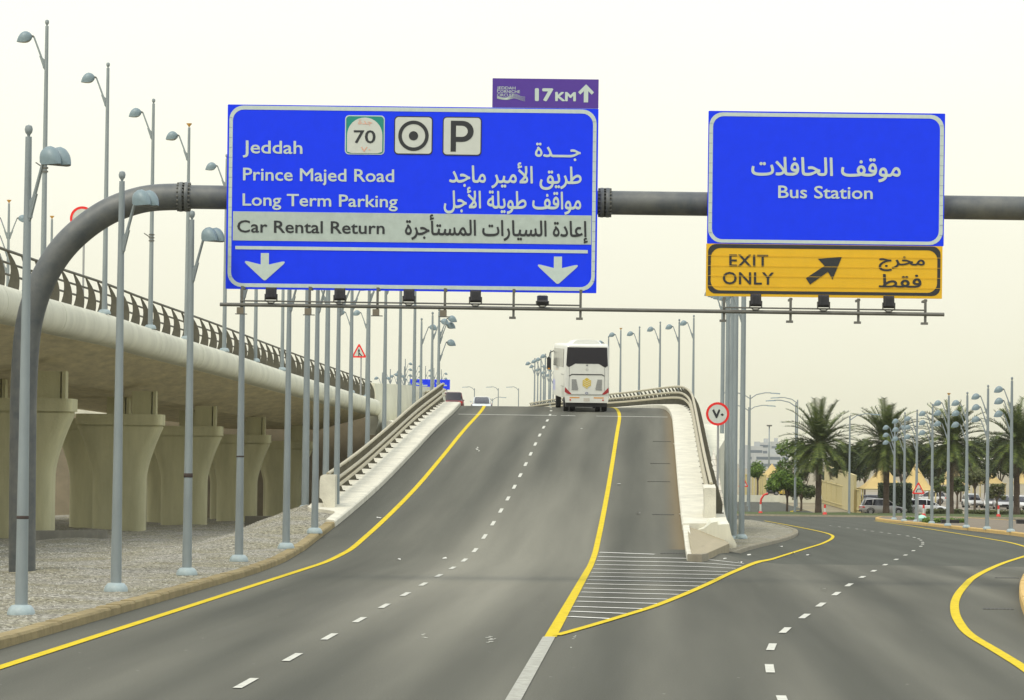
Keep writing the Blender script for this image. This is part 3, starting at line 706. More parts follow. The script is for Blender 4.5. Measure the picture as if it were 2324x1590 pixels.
# welded seam on the beam
BYD = 81.9
def bar_v(u): return 691.5 + (u - 500) * (714.5 - 691.5) / 1640
mb = MB(); mb.tube([P(u, bar_v(u), BYD) for u in (499, 1000, 1500, 2143)], .042, BARM, 10); part(mb, 'light_bar', ga)
mb = MB(); mb.tube([P(u, bar_v(u) - 9, BYD - .03) for u in (545, 900, 1316)], .018, BARM, 6); part(mb, 'cable_conduit', ga)
mb = MB(); mb.tube([P(u, bar_v(u) - 9, BYD - .03) for u in (1640, 1900, 2100)], .018, BARM, 6); part(mb, 'cable_conduit', ga)
for u in (545, 699, 853, 1006, 1162, 1314, 1640, 1791, 1945, 2097):
    top = 655 if u < 1400 else 668
    a = P(u + 5, top + (u - 545) * .011 - 3, BYD + .55); b = P(u + 2, bar_v(u), BYD); c = P(u, bar_v(u) + 20, BYD)
    mb = MB(); a2 = Vector((b.x + .03, BYD + .03, a.z)); mb.box(((a2.x + b.x) / 2, BYD + .05, (a2.z + c.z) / 2), (.055, .055, a2.z - c.z), BARM)
    mb.box((a2.x, BYD + .40, a2.z - .03), (.05, .75, .05), BARM)
    if u < 1100: mb.box((c.x, c.y + .02, c.z + .07), (.15, .13, .14), mat('ballast_box', (.16, .14, .1), .7)); mb.box((c.x + .02, c.y + .02, c.z - .01), (.26, .2, .015), BARM)
    else: mb.box((c.x + .01, c.y + .02, c.z - .01), (.15, .15, .05), BARM)
    part(mb, 'hanger', ga)
for k in range(7):
    u = (615, 771, 928, 1079, 1231, 1715, 1869, 2017)[k]
# floodlights on the bar
FL = [615, 771, 928, 1079, 1231, 1715, 1869, 2017]
NM = ['below the left arrow of the wide blue sign', 'between left arrow and middle of the wide blue sign', 'below the middle of the wide blue sign', 'right of the middle under the wide blue sign', 'tilted flat just left of the right arrow', 'below EXIT ONLY on the yellow panel', 'below the diagonal arrow of the yellow panel', 'below the Arabic words of the yellow panel']
for u, nm in zip(FL, NM):
    tilt = 12 if u != 1231 else 60
    b = P(u, bar_v(u) - 5, BYD - .05); rt = thing('floodlight', 'black floodlight on the gantry bar, ' + nm, 'floodlight', b, 0, 'floodlights along the gantry bar')
    M_ = Matrix.Translation(b + Vector((0, 0, .21 if tilt < 30 else .14))) @ Matrix.Rotation(math.radians(-tilt), 4, 'X')
    mb = MB(); mb.loft([[(sx_ * a, yy, sz_ * c_) for sx_, sz_ in ((-1, -1), (1, -1), (1, 1), (-1, 1))] for a, c_, yy in ((.10, .105, -.07), (.122, .135, -.04), (.122, .135, .03), (.115, .125, .05))], BLACK, smooth=False, M=M_)
    for q_ in range(6): mb.box((-.075 + .03 * q_, -.083, 0), (.008, .03, .19), BLACK, M_)
    part(mb, 'housing', rt)
    mb = MB(); mb.tube([b + Vector((-.135, .0, .20 if tilt < 30 else .13)), b + Vector((-.135, 0, .06)), b + Vector((-.05, 0, .0)), b + Vector((.05, 0, 0)), b + Vector((.135, 0, .06)), b + Vector((.135, 0, .20 if tilt < 30 else .13))], .014, BARM, 6); part(mb, 'bracket', rt)

# ------------------------------------------------------------------ signs
SIGNB = mat('sign_blue', (0.004, 0.038, 0.85), 0.5, spec=0.2, var=0.04, scale=3)
SIGNW = mat('sign_reflective', (0.47, 0.56, 0.52), 0.5, var=0.06, scale=8)
SIGNK = mat('sign_black', (0.015, 0.018, 0.02), 0.5)
SIGNY = mat('sign_yellow', (0.68, 0.40, 0.003), 0.5, var=0.05, scale=3)
SIGNP = mat('sign_purple', (0.068, 0.022, 0.27), 0.55, var=0.05, scale=4)
SIGNG = mat('sign_green', (0.0, 0.22, 0.17), 0.45)
SIGNR = mat('sign_red', (0.70, 0.015, 0.012), 0.4)
SIGNO = mat('sign_faded_orange', (0.66, 0.36, 0.26), 0.5)
SIGNF = mat('sign_white', (0.52, 0.55, 0.50), 0.5, var=0.04)
ALU = mat('sign_back', (0.35, 0.36, 0.36), 0.5, 0.5)
GOLD = mat('gold_film', (0.55, 0.40, 0.03), 0.45, var=0.1, scale=20)
LAY = 0.006
def flat(root, poly, layer, mt, name, Y, mb=None):
    """flat shape on the sign face, poly in photo pixels on the plane Y"""
    b = mb or MB(); y_ = Y - layer * LAY
    pp = [P(u, v, Y) for u, v in poly]
    b.prism([(p.x, y_, p.z) for p in pp], (0, LAY * .8, 0), mt)
    return part(b, name, root) if mb is None else b
def rrect(u0, v0, u1, v1, r, sk=0.0, n=7):
    o = []
    for cx, cy, a0 in ((u1 - r, v1 - r, 0), (u0 + r, v1 - r, 90), (u0 + r, v0 + r, 180), (u1 - r, v0 + r, 270)):
        for k in range(n):
            a = math.radians(a0 + 90 * k / (n - 1)); o.append((cx + r * math.cos(a), cy + r * math.sin(a)))
    um = (u0 + u1) / 2; vm = (v0 + v1) / 2; t = math.tan(ROLL)
    return [(u - (v - vm) * t, v + (u - um) * t) for u, v in o]
def rot(poly, c=None):
    um = sum(p[0] for p in poly) / len(poly) if c is None else c[0]; vm = sum(p[1] for p in poly) / len(poly) if c is None else c[1]; t = math.tan(ROLL)
    return [(u - (v - vm) * t, v + (u - um) * t) for u, v in poly]
def frame(root, outer, inner, layer, mt, name, Y):
    y_ = Y - layer * LAY; b = MB()
    o = [P(u, v, Y) for u, v in outer]; i_ = [P(u, v, Y) for u, v in inner]
    b.ring([(p.x, y_, p.z) for p in o], [(p.x, y_, p.z) for p in i_], mt); return part(b, name, root)
# Arabic letters -> joined forms: isolated, final, initial, medial
AR = {'ا': (0xFE8D, 0xFE8E), 'أ': (0xFE83, 0xFE84), 'إ': (0xFE87, 0xFE88), 'ب': (0xFE8F, 0xFE90, 0xFE91, 0xFE92), 'ة': (0xFE93, 0xFE94), 'ت': (0xFE95, 0xFE96, 0xFE97, 0xFE98), 'ج': (0xFE9D, 0xFE9E, 0xFE9F, 0xFEA0), 'ح': (0xFEA1, 0xFEA2, 0xFEA3, 0xFEA4), 'خ': (0xFEA5, 0xFEA6, 0xFEA7, 0xFEA8), 'د': (0xFEA9, 0xFEAA), 'ر': (0xFEAD, 0xFEAE), 'س': (0xFEB1, 0xFEB2, 0xFEB3, 0xFEB4), 'ط': (0xFEC1, 0xFEC2, 0xFEC3, 0xFEC4), 'ع': (0xFEC9, 0xFECA, 0xFECB, 0xFECC), 'ف': (0xFED1, 0xFED2, 0xFED3, 0xFED4), 'ق': (0xFED5, 0xFED6, 0xFED7, 0xFED8), 'ل': (0xFEDD, 0xFEDE, 0xFEDF, 0xFEE0), 'م': (0xFEE1, 0xFEE2, 0xFEE3, 0xFEE4), 'و': (0xFEED, 0xFEEE), 'ي': (0xFEF1, 0xFEF2, 0xFEF3, 0xFEF4), 'ـ': (0x640, 0x640, 0x640, 0x640), 'ﻻ': (0xFEFB, 0xFEFC), 'ﻷ': (0xFEF7, 0xFEF8)}
def arabic(s_):
    s_ = s_.replace('لا', 'ﻻ').replace('لأ', 'ﻷ'); o = []
    for i, ch in enumerate(s_):
        if ch not in AR: o.append(ch); continue
        prev = i > 0 and s_[i - 1] in AR and len(AR[s_[i - 1]]) == 4
        nxt = i + 1 < len(s_) and s_[i + 1] in AR and len(AR[ch]) == 4
        f_ = AR[ch]; o.append(chr(f_[3] if prev and nxt else f_[1] if prev else f_[2] if nxt else f_[0]))
    return ''.join(reversed(o))
from mathutils.geometry import delaunay_2d_cdt
def glyphs(body, space=1.0, bold=0.0):
    """outlines of the text, fattened by bold, filled by the non-zero winding rule"""
    c = bpy.data.curves.new('txt', 'FONT'); c.body = body; c.space_character = space; c.resolution_u = 3; c.fill_mode = 'NONE'
    o = bpy.data.objects.new('txt', c); COL.objects.link(o); bpy.context.view_layer.update()
    me = bpy.data.meshes.new_from_object(o)
    co_ = [(v.co.x, v.co.y) for v in me.vertices]; ed = [tuple(e_.vertices) for e_ in me.edges]
    bpy.data.objects.remove(o); bpy.data.curves.remove(c); bpy.data.meshes.remove(me)
    nxt = {}
    for i, j in ed: nxt.setdefault(i, []).append(j); nxt.setdefault(j, []).append(i)
    seen = set(); loops = []
    for st in range(len(co_)):
        if st in seen or st not in nxt: continue
        lp = [st]; seen.add(st); cur = st + 1 if st + 1 in nxt[st] else nxt[st][0]
        while cur not in seen:
            lp.append(cur); seen.add(cur); k = [q for q in nxt[cur] if q not in seen]
            if not k: break
            cur = k[0]
        loops.append([co_[i] for i in lp])
    offs = [(0, 0)] if bold <= 0 else [(bold * math.cos(math.pi * k / 4), bold * math.sin(math.pi * k / 4)) for k in range(8)]
    groups = []                                  # loops whose boxes overlap are filled together
    for lp in loops:
        x0 = min(p[0] for p in lp) - bold; x1 = max(p[0] for p in lp) + bold; hit = [g_ for g_ in groups if g_[0] <= x1 and g_[1] >= x0]
        new = [x0, x1, [lp]]
        for g_ in hit: new = [min(new[0], g_[0]), max(new[1], g_[1]), new[2] + g_[2]]; groups.remove(g_)
        groups.append(new)
    VS = []; FS = []
    for _, _, lps in groups:
        pts = []; eds = []; segs = []
        for ox, oy in offs:
            for lp in lps:
                n0 = len(pts); n_ = len(lp); pts += [Vector((x + ox, y + oy)) for x, y in lp]
                eds += [(n0 + k, n0 + (k + 1) % n_) for k in range(n_)]
        A = np.array([pts[i] for i, _ in eds]); B = np.array([pts[j] for _, j in eds])
        vs, es, fs, *_r = delaunay_2d_cdt(pts, eds, [], 0, 1e-5)
        base = len(VS); VS += [(v.x, v.y) for v in vs]
        for f in fs:
            cx_ = sum(vs[i].x for i in f) / len(f); cy_ = sum(vs[i].y for i in f) / len(f)
            up_ = (A[:, 1] <= cy_) & (B[:, 1] > cy_); dn = (A[:, 1] > cy_) & (B[:, 1] <= cy_); m_ = up_ | dn
            xs = A[m_, 0] + (cy_ - A[m_, 1]) / (B[m_, 1] - A[m_, 1]) * (B[m_, 0] - A[m_, 0])
            w_ = np.where(up_[m_], 1, -1)[xs > cx_].sum()
            if w_ != 0: FS.append(tuple(base + i for i in f))
    used = sorted({i for f in FS for i in f}); mp__ = {o_: k for k, o_ in enumerate(used)}
    return np.array([VS[i] for i in used]), [tuple(mp__[i] for i in f) for f in FS]
def lettering(root, body, u, v, wpx, cap, mt, Y, layer, name='lettering', bold=0.013, box=False, space=1.0, capref=0.714):
    """latin: (u,v)=left end of the baseline, width, cap height. box: (u,v)=top-left of the ink box, wpx x cap its size"""
    vs, fs = glyphs(body, space, bold); x0, x1 = vs[:, 0].min(), vs[:, 0].max(); y0, y1 = vs[:, 1].min(), vs[:, 1].max()
    t = math.tan(ROLL); pts = []
    for x, y in vs:
        if box: du = (x - x0) / (x1 - x0) * wpx; dv = (y1 - y) / (y1 - y0) * cap; uu = u + du; vv = v + dv + (du - wpx / 2) * t
        else: du = (x - x0) / (x1 - x0) * wpx; uu = u + du; vv = v - (y / capref) * cap + du * t
        p = P(uu, vv, Y); pts.append((p.x, Y - layer * LAY, p.z))
    b = MB(); b.add(pts, fs, mt); return part(b, name, root, fix=False)
def arrow(root, u, v0, v1, Y, mt):
    s_ = 18.5 / 2; h = v1 - v0
    poly = [(u - s_, v0), (u + s_, v0), (u + s_, v0 + h * .42), (u + 38, v0 + h * .31), (u + 44, v0 + h * .30), (u + 45.5, v0 + h * .34), (u + 42, v0 + h * .41), (u + 3, v0 + h * .985), (u, v0 + h), (u - 3, v0 + h * .985), (u - 42, v0 + h * .41), (u - 45.5, v0 + h * .34), (u - 44, v0 + h * .30), (u - 38, v0 + h * .31), (u - s_, v0 + h * .42)]
    flat(root, rot(poly), 2, mt, 'arrow', Y)
def panel(root, poly, mt, Y, name='panel', th=0.07):
    b = MB(); pp = [P(u, v, Y) for u, v in poly]
    b.prism([(p.x, Y, p.z) for p in pp], (0, th, 0), mt); part(b, name, root)
SY = 82.5
sg = thing('direction_sign', 'wide blue overhead sign for Jeddah, Prince Majed Road and Long Term Parking', 'road sign', P(935, 661, SY))
panel(sg, rrect(514.5, 242.5, 1356, 661, 2), SIGNB, SY)
frame(sg, rrect(518.5, 244.7, 1352, 656.5, 32), rrect(526.5, 253.7, 1344, 648, 25), 1, SIGNW, 'border', SY)
lettering(sg, 'Jeddah', 551, 348.0, 135.5, 29.5, SIGNW, SY, 2)
lettering(sg, 'Prince Majed Road', 551.6, 409.5, 343, 29, SIGNW, SY, 2)
lettering(sg, 'Long Term Parking', 550.6, 466.8, 352, 28, SIGNW, SY, 2)
lettering(sg, arabic('جـــدة'), 1214, 325, 104, 41, SIGNW, SY, 2, box=True, bold=.018)
lettering(sg, arabic('طريق الأمير ماجد'), 1019, 369, 301, 62, SIGNW, SY, 2, box=True, bold=.018)
lettering(sg, arabic('مواقف طويلة الأجل'), 1007, 426, 312, 61, SIGNW, SY, 2, box=True, bold=.018)
flat(sg, rot([(528.5, 485), (1342, 485), (1342, 551), (528.5, 551)]), 1.5, mat('sign_grey_strip', (0.39, 0.46, 0.42), .5, var=.08, scale=5), 'grey_strip', SY)
lettering(sg, 'Car Rental Return', 538.5, 527.5, 334.5, 28, SIGNK, SY, 3)
lettering(sg, arabic('إعادة السيارات المستأجرة'), 919, 489, 415, 62, SIGNK, SY, 3, box=True, bold=.018)
flat(sg, rot([(534, 563.5), (1334, 563.5), (1334, 571), (534, 571)]), 2, SIGNW, 'divider_line', SY)
arrow(sg, 601, 575, 637, SY, SIGNW); arrow(sg, 1266, 583, 645, SY, SIGNW)
# route shield, target and parking plates
def plate(u0, v0, u1, v1, edge, face, nm):
    flat(sg, rrect(u0, v0, u1, v1, 9), 2, edge, nm, SY)
    flat(sg, rrect(u0 + 2.4, v0 + 2.4, u1 - 2.4, v1 - 2.4, 7.5), 3, face, nm + '_face', SY)
plate(783, 262.5, 873, 351.5, SIGNW, SIGNG, 'route_plate')
dome = [(788, 345)] + [(828 - 40 * math.cos(a), 308 - 40.5 * math.sin(a)) for a in [math.pi * k / 16 for k in range(17)]] + [(868, 345), (858, 348.5), (798, 348.5)]
flat(sg, rot(dome), 4, SIGNF, 'route_dome', SY)
lettering(sg, '70', 803, 325, 49.5, 29.5, SIGNK, SY, 5, 'route_number', bold=.012)
lettering(sg, arabic('جدة'), 813, 272, 32, 14, SIGNO, SY, 5, 'faded_lettering', box=True, bold=.01)
lettering(sg, '٧٠', 819, 334, 22, 11, SIGNO, SY, 5, 'faded_lettering', box=True, bold=.01)
plate(894.5, 264.5, 982, 351.6, SIGNK, SIGNF, 'target_plate')
circ = lambda r: [(938.5 + r * math.cos(2 * math.pi * k / 40), 309 + r * math.sin(2 * math.pi * k / 40)) for k in range(40)]
frame(sg, circ(34.5), circ(26.5), 4, SIGNK, 'target_ring', SY); flat(sg, circ(10.5), 4, SIGNK, 'target_dot', SY)
plate(1004.5, 265.8, 1093, 353.9, SIGNK, SIGNF, 'parking_plate')
vs_ = [(1023, 275), (1049, 275)] + [(1049 + 26 * math.sin(a), 299 - 24 * math.cos(a)) for a in [math.pi * k / 12 for k in range(1, 12)]] + [(1049, 323), (1035, 323), (1035, 345), (1023, 345)]
hole = [(1035, 286.5), (1048, 286.5)] + [(1048 + 13.5 * math.sin(a), 299 - 12.5 * math.cos(a)) for a in [math.pi * k / 12 for k in range(1, 12)]] + [(1048, 311.5), (1035, 311.5)]
flat(sg, rot(vs_, (1048, 310)), 4, SIGNK, 'parking_letter', SY); flat(sg, rot(hole, (1048, 310)), 5, SIGNF, 'parking_letter_eye', SY)
# thin seams between the sheets
mb = MB()
for v in [272 + 22.6 * k for k in range(17)]:
    [flat(None, rot([(a_, v), (a_ + 8, v), (a_ + 8, v + .6), (a_, v + .6)], (935, v)), 1.6, mat('sign_seam', (0.10, 0.14, 0.30), .5), '', SY, mb) for a_ in (519, 1344)]
part(mb, 'sheet_seams', sg)

pg = thing('event_sign', 'small purple panel with 17KM and an up arrow on top of the blue sign', 'road sign', P(1238, 244, SY))
panel(pg, rrect(1117.5, 179.5, 1358.5, 245.2, 1), SIGNP, SY)
lettering(pg, '17', 1214, 228.3, 42, 27, SIGNW, SY, 1, bold=.045); lettering(pg, 'KM', 1260, 229, 47, 19.5, SIGNW, SY, 1, bold=.04)
flat(pg, rot([(1330, 192), (1348, 210), (1343, 215.5), (1335, 207.5), (1335, 233), (1325, 233), (1325, 207.5), (1317, 215.5), (1312, 210)]), 1, SIGNW, 'arrow', SY)
for k, (tx, wd) in enumerate((('JEDDAH', 42), ('CORNICHE', 52), ('CIRCUIT', 38))): lettering(pg, tx, 1128, 203.2 + 8.1 * k, wd, 6.6, SIGNW, SY, 1, 'event_lettering', bold=.006)
mb = MB()
for k in range(5):
    top = []; bot = []
    for j in range(21):
        t = j / 20; u = 1128 + 64 * t; v = 219.5 + 5.5 * math.sin(math.pi * t * 1.0) * (1 - t * .9) - 8 * math.exp(-((t - .62) / .18) ** 2) * (1 - k * .16) + 10 * max(0, t - .6) * (.2 + k * .35) + k * .9
        top.append((u, v)); bot.append((u, v + 1.3 * (1 - t * .7)))
    flat(None, rot(top + bot[::-1], (1160, 220)), 1, SIGNW, '', SY, mb)
part(mb, 'wave_mark', pg)

bs = thing('direction_sign', 'blue overhead Bus Station sign right of the wide sign', 'road sign', P(1872, 556, SY))
panel(bs, rrect(1606.5, 255.2, 2143.5, 556.2, 2), SIGNB, SY)
frame(bs, rrect(1608.5, 258.5, 2141, 554, 30), rrect(1617, 267, 2132, 546.5, 24), 1, SIGNW, 'border', SY)
lettering(bs, arabic('موقف الحافلات'), 1705, 358, 339, 55, SIGNW, SY, 2, box=True, bold=.018)
lettering(bs, 'Bus Station', 1766, 449.5, 214.6, 28.5, SIGNW, SY, 2)
mb = MB()
for v in [283 + 22.6 * k for k in range(12)]: [flat(None, rot([(a_, v), (a_ + 8, v), (a_ + 8, v + .6), (a_, v + .6)], (1875, v)), 1.6, MATS['sign_seam'], '', SY, mb) for a_ in (1609, 2133)]
part(mb, 'sheet_seams', bs)
ys_ = thing('exit_sign', 'yellow EXIT ONLY panel hanging below the Bus Station sign', 'road sign', P(1870, 676, SY))
panel(ys_, rrect(1602.5, 556.5, 2138.5, 675.5, 1), SIGNY, SY - .005)
frame(ys_, rrect(1606.5, 557.3, 2134, 669.5, 18), rrect(1613, 566, 2127, 662.5, 22), 2, SIGNK, 'border', SY)
lettering(ys_, 'EXIT', 1655, 604.8, 88.5, 27.5, SIGNK, SY, 3, space=1.05); lettering(ys_, 'ONLY', 1640, 645, 116, 28, SIGNK, SY, 3, space=1.05)
lettering(ys_, arabic('مخرج'), 1994, 582.5, 105, 34, SIGNK, SY, 3, box=True, bold=.018); lettering(ys_, arabic('فقط'), 1994, 623, 97, 31, SIGNK, SY, 3, box=True, bold=.018)
dg = [(792, 1195), (820, 1237), (940, 1152), (970, 1205), (1033, 1052), (873, 1065), (917, 1112)]
flat(ys_, [(1560.3 + x * .339, 227 + y * .339) for x, y in dg], 3, SIGNK, 'arrow', SY)
mb = MB()
for v in (583, 606, 629, 652): flat(None, rot([(1606, v), (2136, v), (2136, v + .8), (1606, v + .8)]), 4, SIGNY, '', SY, mb)
part(mb, 'sheet_seams', ys_)
for root_, us, vt in ((bs, (1680, 1872, 2064), 440), (sg, (600, 860, 1120, 1300), 430)):
    mb = MB()
    for u in us: p = P(u, bv(u), GY); mb.box((p.x, SY + .15, p.z), (.09, .16, 3.6), GALV)
    part(mb, 'support_bracket', root_)
# ------------------------------------------------------------------ street lamps
HP = [(-.21, .005, -.035, .03), (-.19, .06, -.09, .08), (-.13, .12, -.15, .14), (-.05, .158, -.19, .175), (.03, .165, -.205, .185), (.11, .135, -.205, .17), (.18, .075, -.20, .14), (.24, -.02, -.195, .095), (.275, -.12, -.19, .05), (.29, -.18, -.187, .02)]
def head_mesh():
    rings = []
    for x, zt, zb, w_ in HP:
        ring = []; zm = max(zb + (zt - zb) * .35, zb)
        for k in range(11):
            a = math.pi * k / 10; ring.append((x, w_ * math.cos(a), zm + (zt - zm) * math.sin(a)))
        ring += [(x, -w_ * .97, zb), (x, w_ * .97, zb)]
        rings.append(ring)
    return MB().loft(rings, HEADM)
def lens_mesh():
    up_ = [(x, w_ * .9, zb - .004) for x, zt, zb, w_ in HP[2:]]; dn = [(x, -y, z) for x, y, z in up_[::-1]]
    mb = MB(); n_ = len(up_); mb.add(up_ + dn, [(i, i + 1, 2 * n_ - 2 - i, 2 * n_ - 1 - i) for i in range(n_ - 1)], LENS); return mb
def band_mesh():
    mb = MB(); mb.tube([(-.12 + .0, .188 * math.cos(a), .03 + .0 + .19 * math.sin(a)) for a in [math.pi * k / 10 for k in range(11)]], .008, BARM, 5); return mb
def arm_mesh():
    mb = MB(); mb.tube([(.08, 0, -1.38), (.10, 0, -1.2), (.42, 0, -.36)], [.035, .034, .028], GREY, 8); mb.tube([(.42, 0, -.36), (.50, 0, -.33)], .035, BARM, 8)
    mb.prism([(.03, -.02, -1.5), (.10, -.02, -1.38), (.24, -.02, -.98), (.20, -.02, -.98), (.03, -.02, -1.12)], (0, .04, 0), GREY); return mb
tmp = head_mesh().build('lamp_head', origin=(0, 0, 0)); HEAD_ME = tmp.data; bpy.data.objects.remove(tmp)
tmp = lens_mesh().build('lens', origin=(0, 0, 0)); LENS_ME = tmp.data; bpy.data.objects.remove(tmp)
tmp = arm_mesh().build('arm', origin=(0, 0, 0)); ARM_ME = tmp.data; bpy.data.objects.remove(tmp)
mb = MB(); mb.lathe([(.30, 0), (.30, .05), (.27, .13), (.21, .20), (.12, .22)], mat('pole_foot', (.30, .37, .38), .5, var=.15, scale=4), 16); tmp = mb.build('foot', origin=(0, 0, 0)); FOOT_ME = tmp.data; bpy.data.objects.remove(tmp)
mb = MB(); mb.lathe([(.02, 0), (.03, .04), (.058, .075), (.07, .13), (.055, .19), (.01, .21)], GREY, 12); tmp = mb.build('finial', origin=(0, 0, 0)); FIN_ME = tmp.data; bpy.data.objects.remove(tmp)
LENS_M = Matrix.Translation((.76 - .0, 0, -.40))
def lamp(base, H_, arms, label, group, foot=True, hs=1.0, fs=.8, r0=.108, r1=.055, finial=True, scale=1.0, cap=None):
    root = thing('street_lamp', label, 'street lamp', base, 0, group)
    hh = H_ - (.21 if finial else 0)
    mb = MB(); mb.lathe([(r0, -.02), (r0, .4), (r1, hh)], GREY, 14); pole = mb.build('pole', root, origin=(0, 0, 0))
    if finial: share('finial', FIN_ME, pole, Matrix.Translation((0, 0, hh - .005)))
    if cap: mb = MB(); mb.lathe([(.03, 0), (.05, .05), (.12, .13), (.12, .15), (.02, .16)], mat('orange_cap', (.5, .27, .05), .5), 10); c_ = mb.build('top_cap', root, origin=(0, 0, 0)); c_.location = (0, 0, hh + .02)
    if foot: share('foot', FOOT_ME, root, Matrix.Scale(fs, 4))
    for (dz, ang, dbl) in arms:
        Ma = Matrix.Translation((0, 0, hh - dz)) @ Matrix.Rotation(math.radians(ang), 4, 'Z')
        a = share('arm', ARM_ME, root, Ma)
        for dy in ((-.11, .13) if dbl else (0,)):
            hm = Matrix.Translation((.69 - .24 * (1 - hs), dy * hs, -.34)) @ Matrix.Scale(hs, 4)
            hd = share('lamp_head', HEAD_ME, a, hm)
            share('lens', LENS_ME, root, Ma @ hm)
    return root
lz = lambda x, y: lt(x, y)
# --- row on the gravel to the left
GR = 'lamps in the row along the left kerb'
spec = [(48, 1396, 283), (263, 1343, 388), (424, 1306, 478), (542, 1275, None), (649, 1246, None), (714, 1211, None)]
LAB = ['grey street lamp nearest the camera, in front of the gantry post', 'grey street lamp crossing the curved pipe of the gantry', 'grey street lamp close to the left edge of the wide blue sign', 'fourth grey lamp post on the gravel, counted from the camera', 'fifth grey lamp post on the gravel, counted from the camera', 'sixth grey lamp post, last with its foot on open gravel']
for (u, vb_, vt), lab in zip(spec, LAB):
    b = G(u, vb_, lz)
    H_ = 8.3
    if vt is not None:
        lo, hi = 6.0, 10.0
        for _ in range(30):
            mid = (lo + hi) / 2; d = Vector((b.x, b.y, b.z + mid)) - CAM
            v = 795 - F * d.dot(UP) / d.dot(fw)
            if v > vt: lo = mid
            else: hi = mid
        H_ = lo
    lamp(b, H_, [(0, -42, True)], lab, GR, hs=.88)
def onramp(u, v, Y): return P(u, v, Y).x
b = P(763, 1166, 123.5); lamp(b, 8.3, [(0, 0, True)], 'grey lamp post in front of the left parapet end block', GR)
for i, (u, vv, Y) in enumerate([(796, 900, 143), (835, 900, 154), (873, 880, 165), (907, 870, 176), (940, 850, 188)]):
    x = P(u, vv, Y).x; z = R(Y) - .9
    lamp(Vector((x, Y, z)), 8.9, [(0, 10, False)], 'grey lamp post behind the left ramp railing, %s up the slope from the end block' % ORD[i], GR)
b = P(692, 1172, 127); b.z = lt(b.x, b.y); lamp(b, 9.6, [(0, 180, False)], 'thicker grey lamp post standing behind the sixth gravel post', GR, r0=.13, r1=.08)
b = P(738, 1172, 138); b.z = lt(b.x, b.y) ; lamp(b, 10.4, [(0, 180, False)], 'grey lamp post rising right behind the left parapet end block', GR, r0=.13, r1=.08)
for (u, vt, Y, lab, arms) in ((997, 700, 200, 'crowned lamp post with three heads just left of the red car', [(0, 0, False), (.35, 25, False), (1.3, 20, False)]), (982, 708, 212, 'lamp post between the triple headed post and its shorter neighbour above the ramp railing', [(0, 0, False)]), (957, 722, 224, 'shorter lamp post with one head turned right above the ramp railing', [(0, 0, False)])):
    t = P(u, vt, Y); z = R(Y) - .9
    lamp(Vector((t.x, Y, z)), t.z - z, arms, lab, GR)
for k_, (hh_, wd_) in enumerate(((1.62, .05), (2.2, .09), (2.65, .03))):     # straps tied round three of the posts
    r_ = [o for o in COL.objects if o.get('label') == LAB[(0, 2, 3)[k_]]][0]
    mb = MB(); rr_ = .100; mb.lathe([(rr_, hh_), (rr_ + .004, hh_ + .005), (rr_ + .004, hh_ + wd_), (rr_, hh_ + wd_ + .005)], mat('strap', (.05, .035, .03) if k_ != 1 else (.01, .01, .012), .8), 14); mb.build('strap', r_, origin=(0, 0, 0))
# --- lamps on the flyover
GF = 'lamps along the edge of the flyover'
fl = [(113, 45, 119), (249, 142, 133), (357, 224, 145), (445, 290, 155), (519, 350, 167), (586, 405, 179), (643, 455, 191)]
fn = ['tallest flyover lamp, at the far left of the picture', 'second flyover lamp, left of the curved gantry pipe top', 'third flyover lamp, above the arch of the gantry', 'flyover lamp with an orange cap, left of the wide blue sign', 'flyover lamp whose head peeks out at the left edge of the wide blue sign', 'flyover lamp post half hidden under the blue sign, before the thick post', 'flyover lamp post seen below the second floodlight']
for i, ((u, vt, Y), lab) in enumerate(zip(fl, fn)):
    t = P(u, vt, Y); x = fx(Y) - .62; b = Vector((P(u, vt + 500, Y).x, Y, fz(Y) - .03)); b.x = min(b.x, fx(Y) - .3)
    lamp(b, t.z - b.z, [(0, 180, i == 3)], lab, GF, cap=(i == 3), finial=(i != 3), r0=.10)
    if i in (0, 2):
        mb = MB(); zz = 4.2 if i == 0 else 3.6
        mb.tube([(0, 0, zz), (-.3, 0, zz + .2)], .02, BARM, 6); [mb.lathe([(.115, zz + k * .12), (.115, zz + k * .12 + .05)], BARM, 12) for k in (-1, 0, 1)]
        r_ = [o for o in COL.objects if o.get('label') == lab][0]; mb.build('clamp', r_, origin=(0, 0, 0))
for (u, vt, Y, lab) in ((848, 690, 232, 'thin flyover lamp left of the merge warning sign'), (884, 692, 243, 'thin flyover lamp right of the merge warning sign')):
    t = P(u, vt, Y); b = Vector((t.x, Y, fz(Y) - .03)); b.x = min(b.x, fx(Y) - .4); lamp(b, t.z - b.z, [(0, 180, False)], lab, GF)
for (u, vt, Y, arms, lab) in ((20.5, 462, 185, [(.4, 180, False), (.4, 0, False), (1.3, 180, False), (2.2, 180, False)], 'lamp with several heads behind the flyover railing at the left picture edge'), (118, 498, 190, [(.4, 0, False)], 'small far lamp with one head peeking right of the tallest flyover post')):
    t = P(u, vt, Y); lamp(Vector((t.x, Y, fz(min(Y, 250)) - .25)), t.z - fz(min(Y, 250)) + .25, arms, lab, 'lamps on the far side of the flyover', foot=False, cap=True, finial=False)
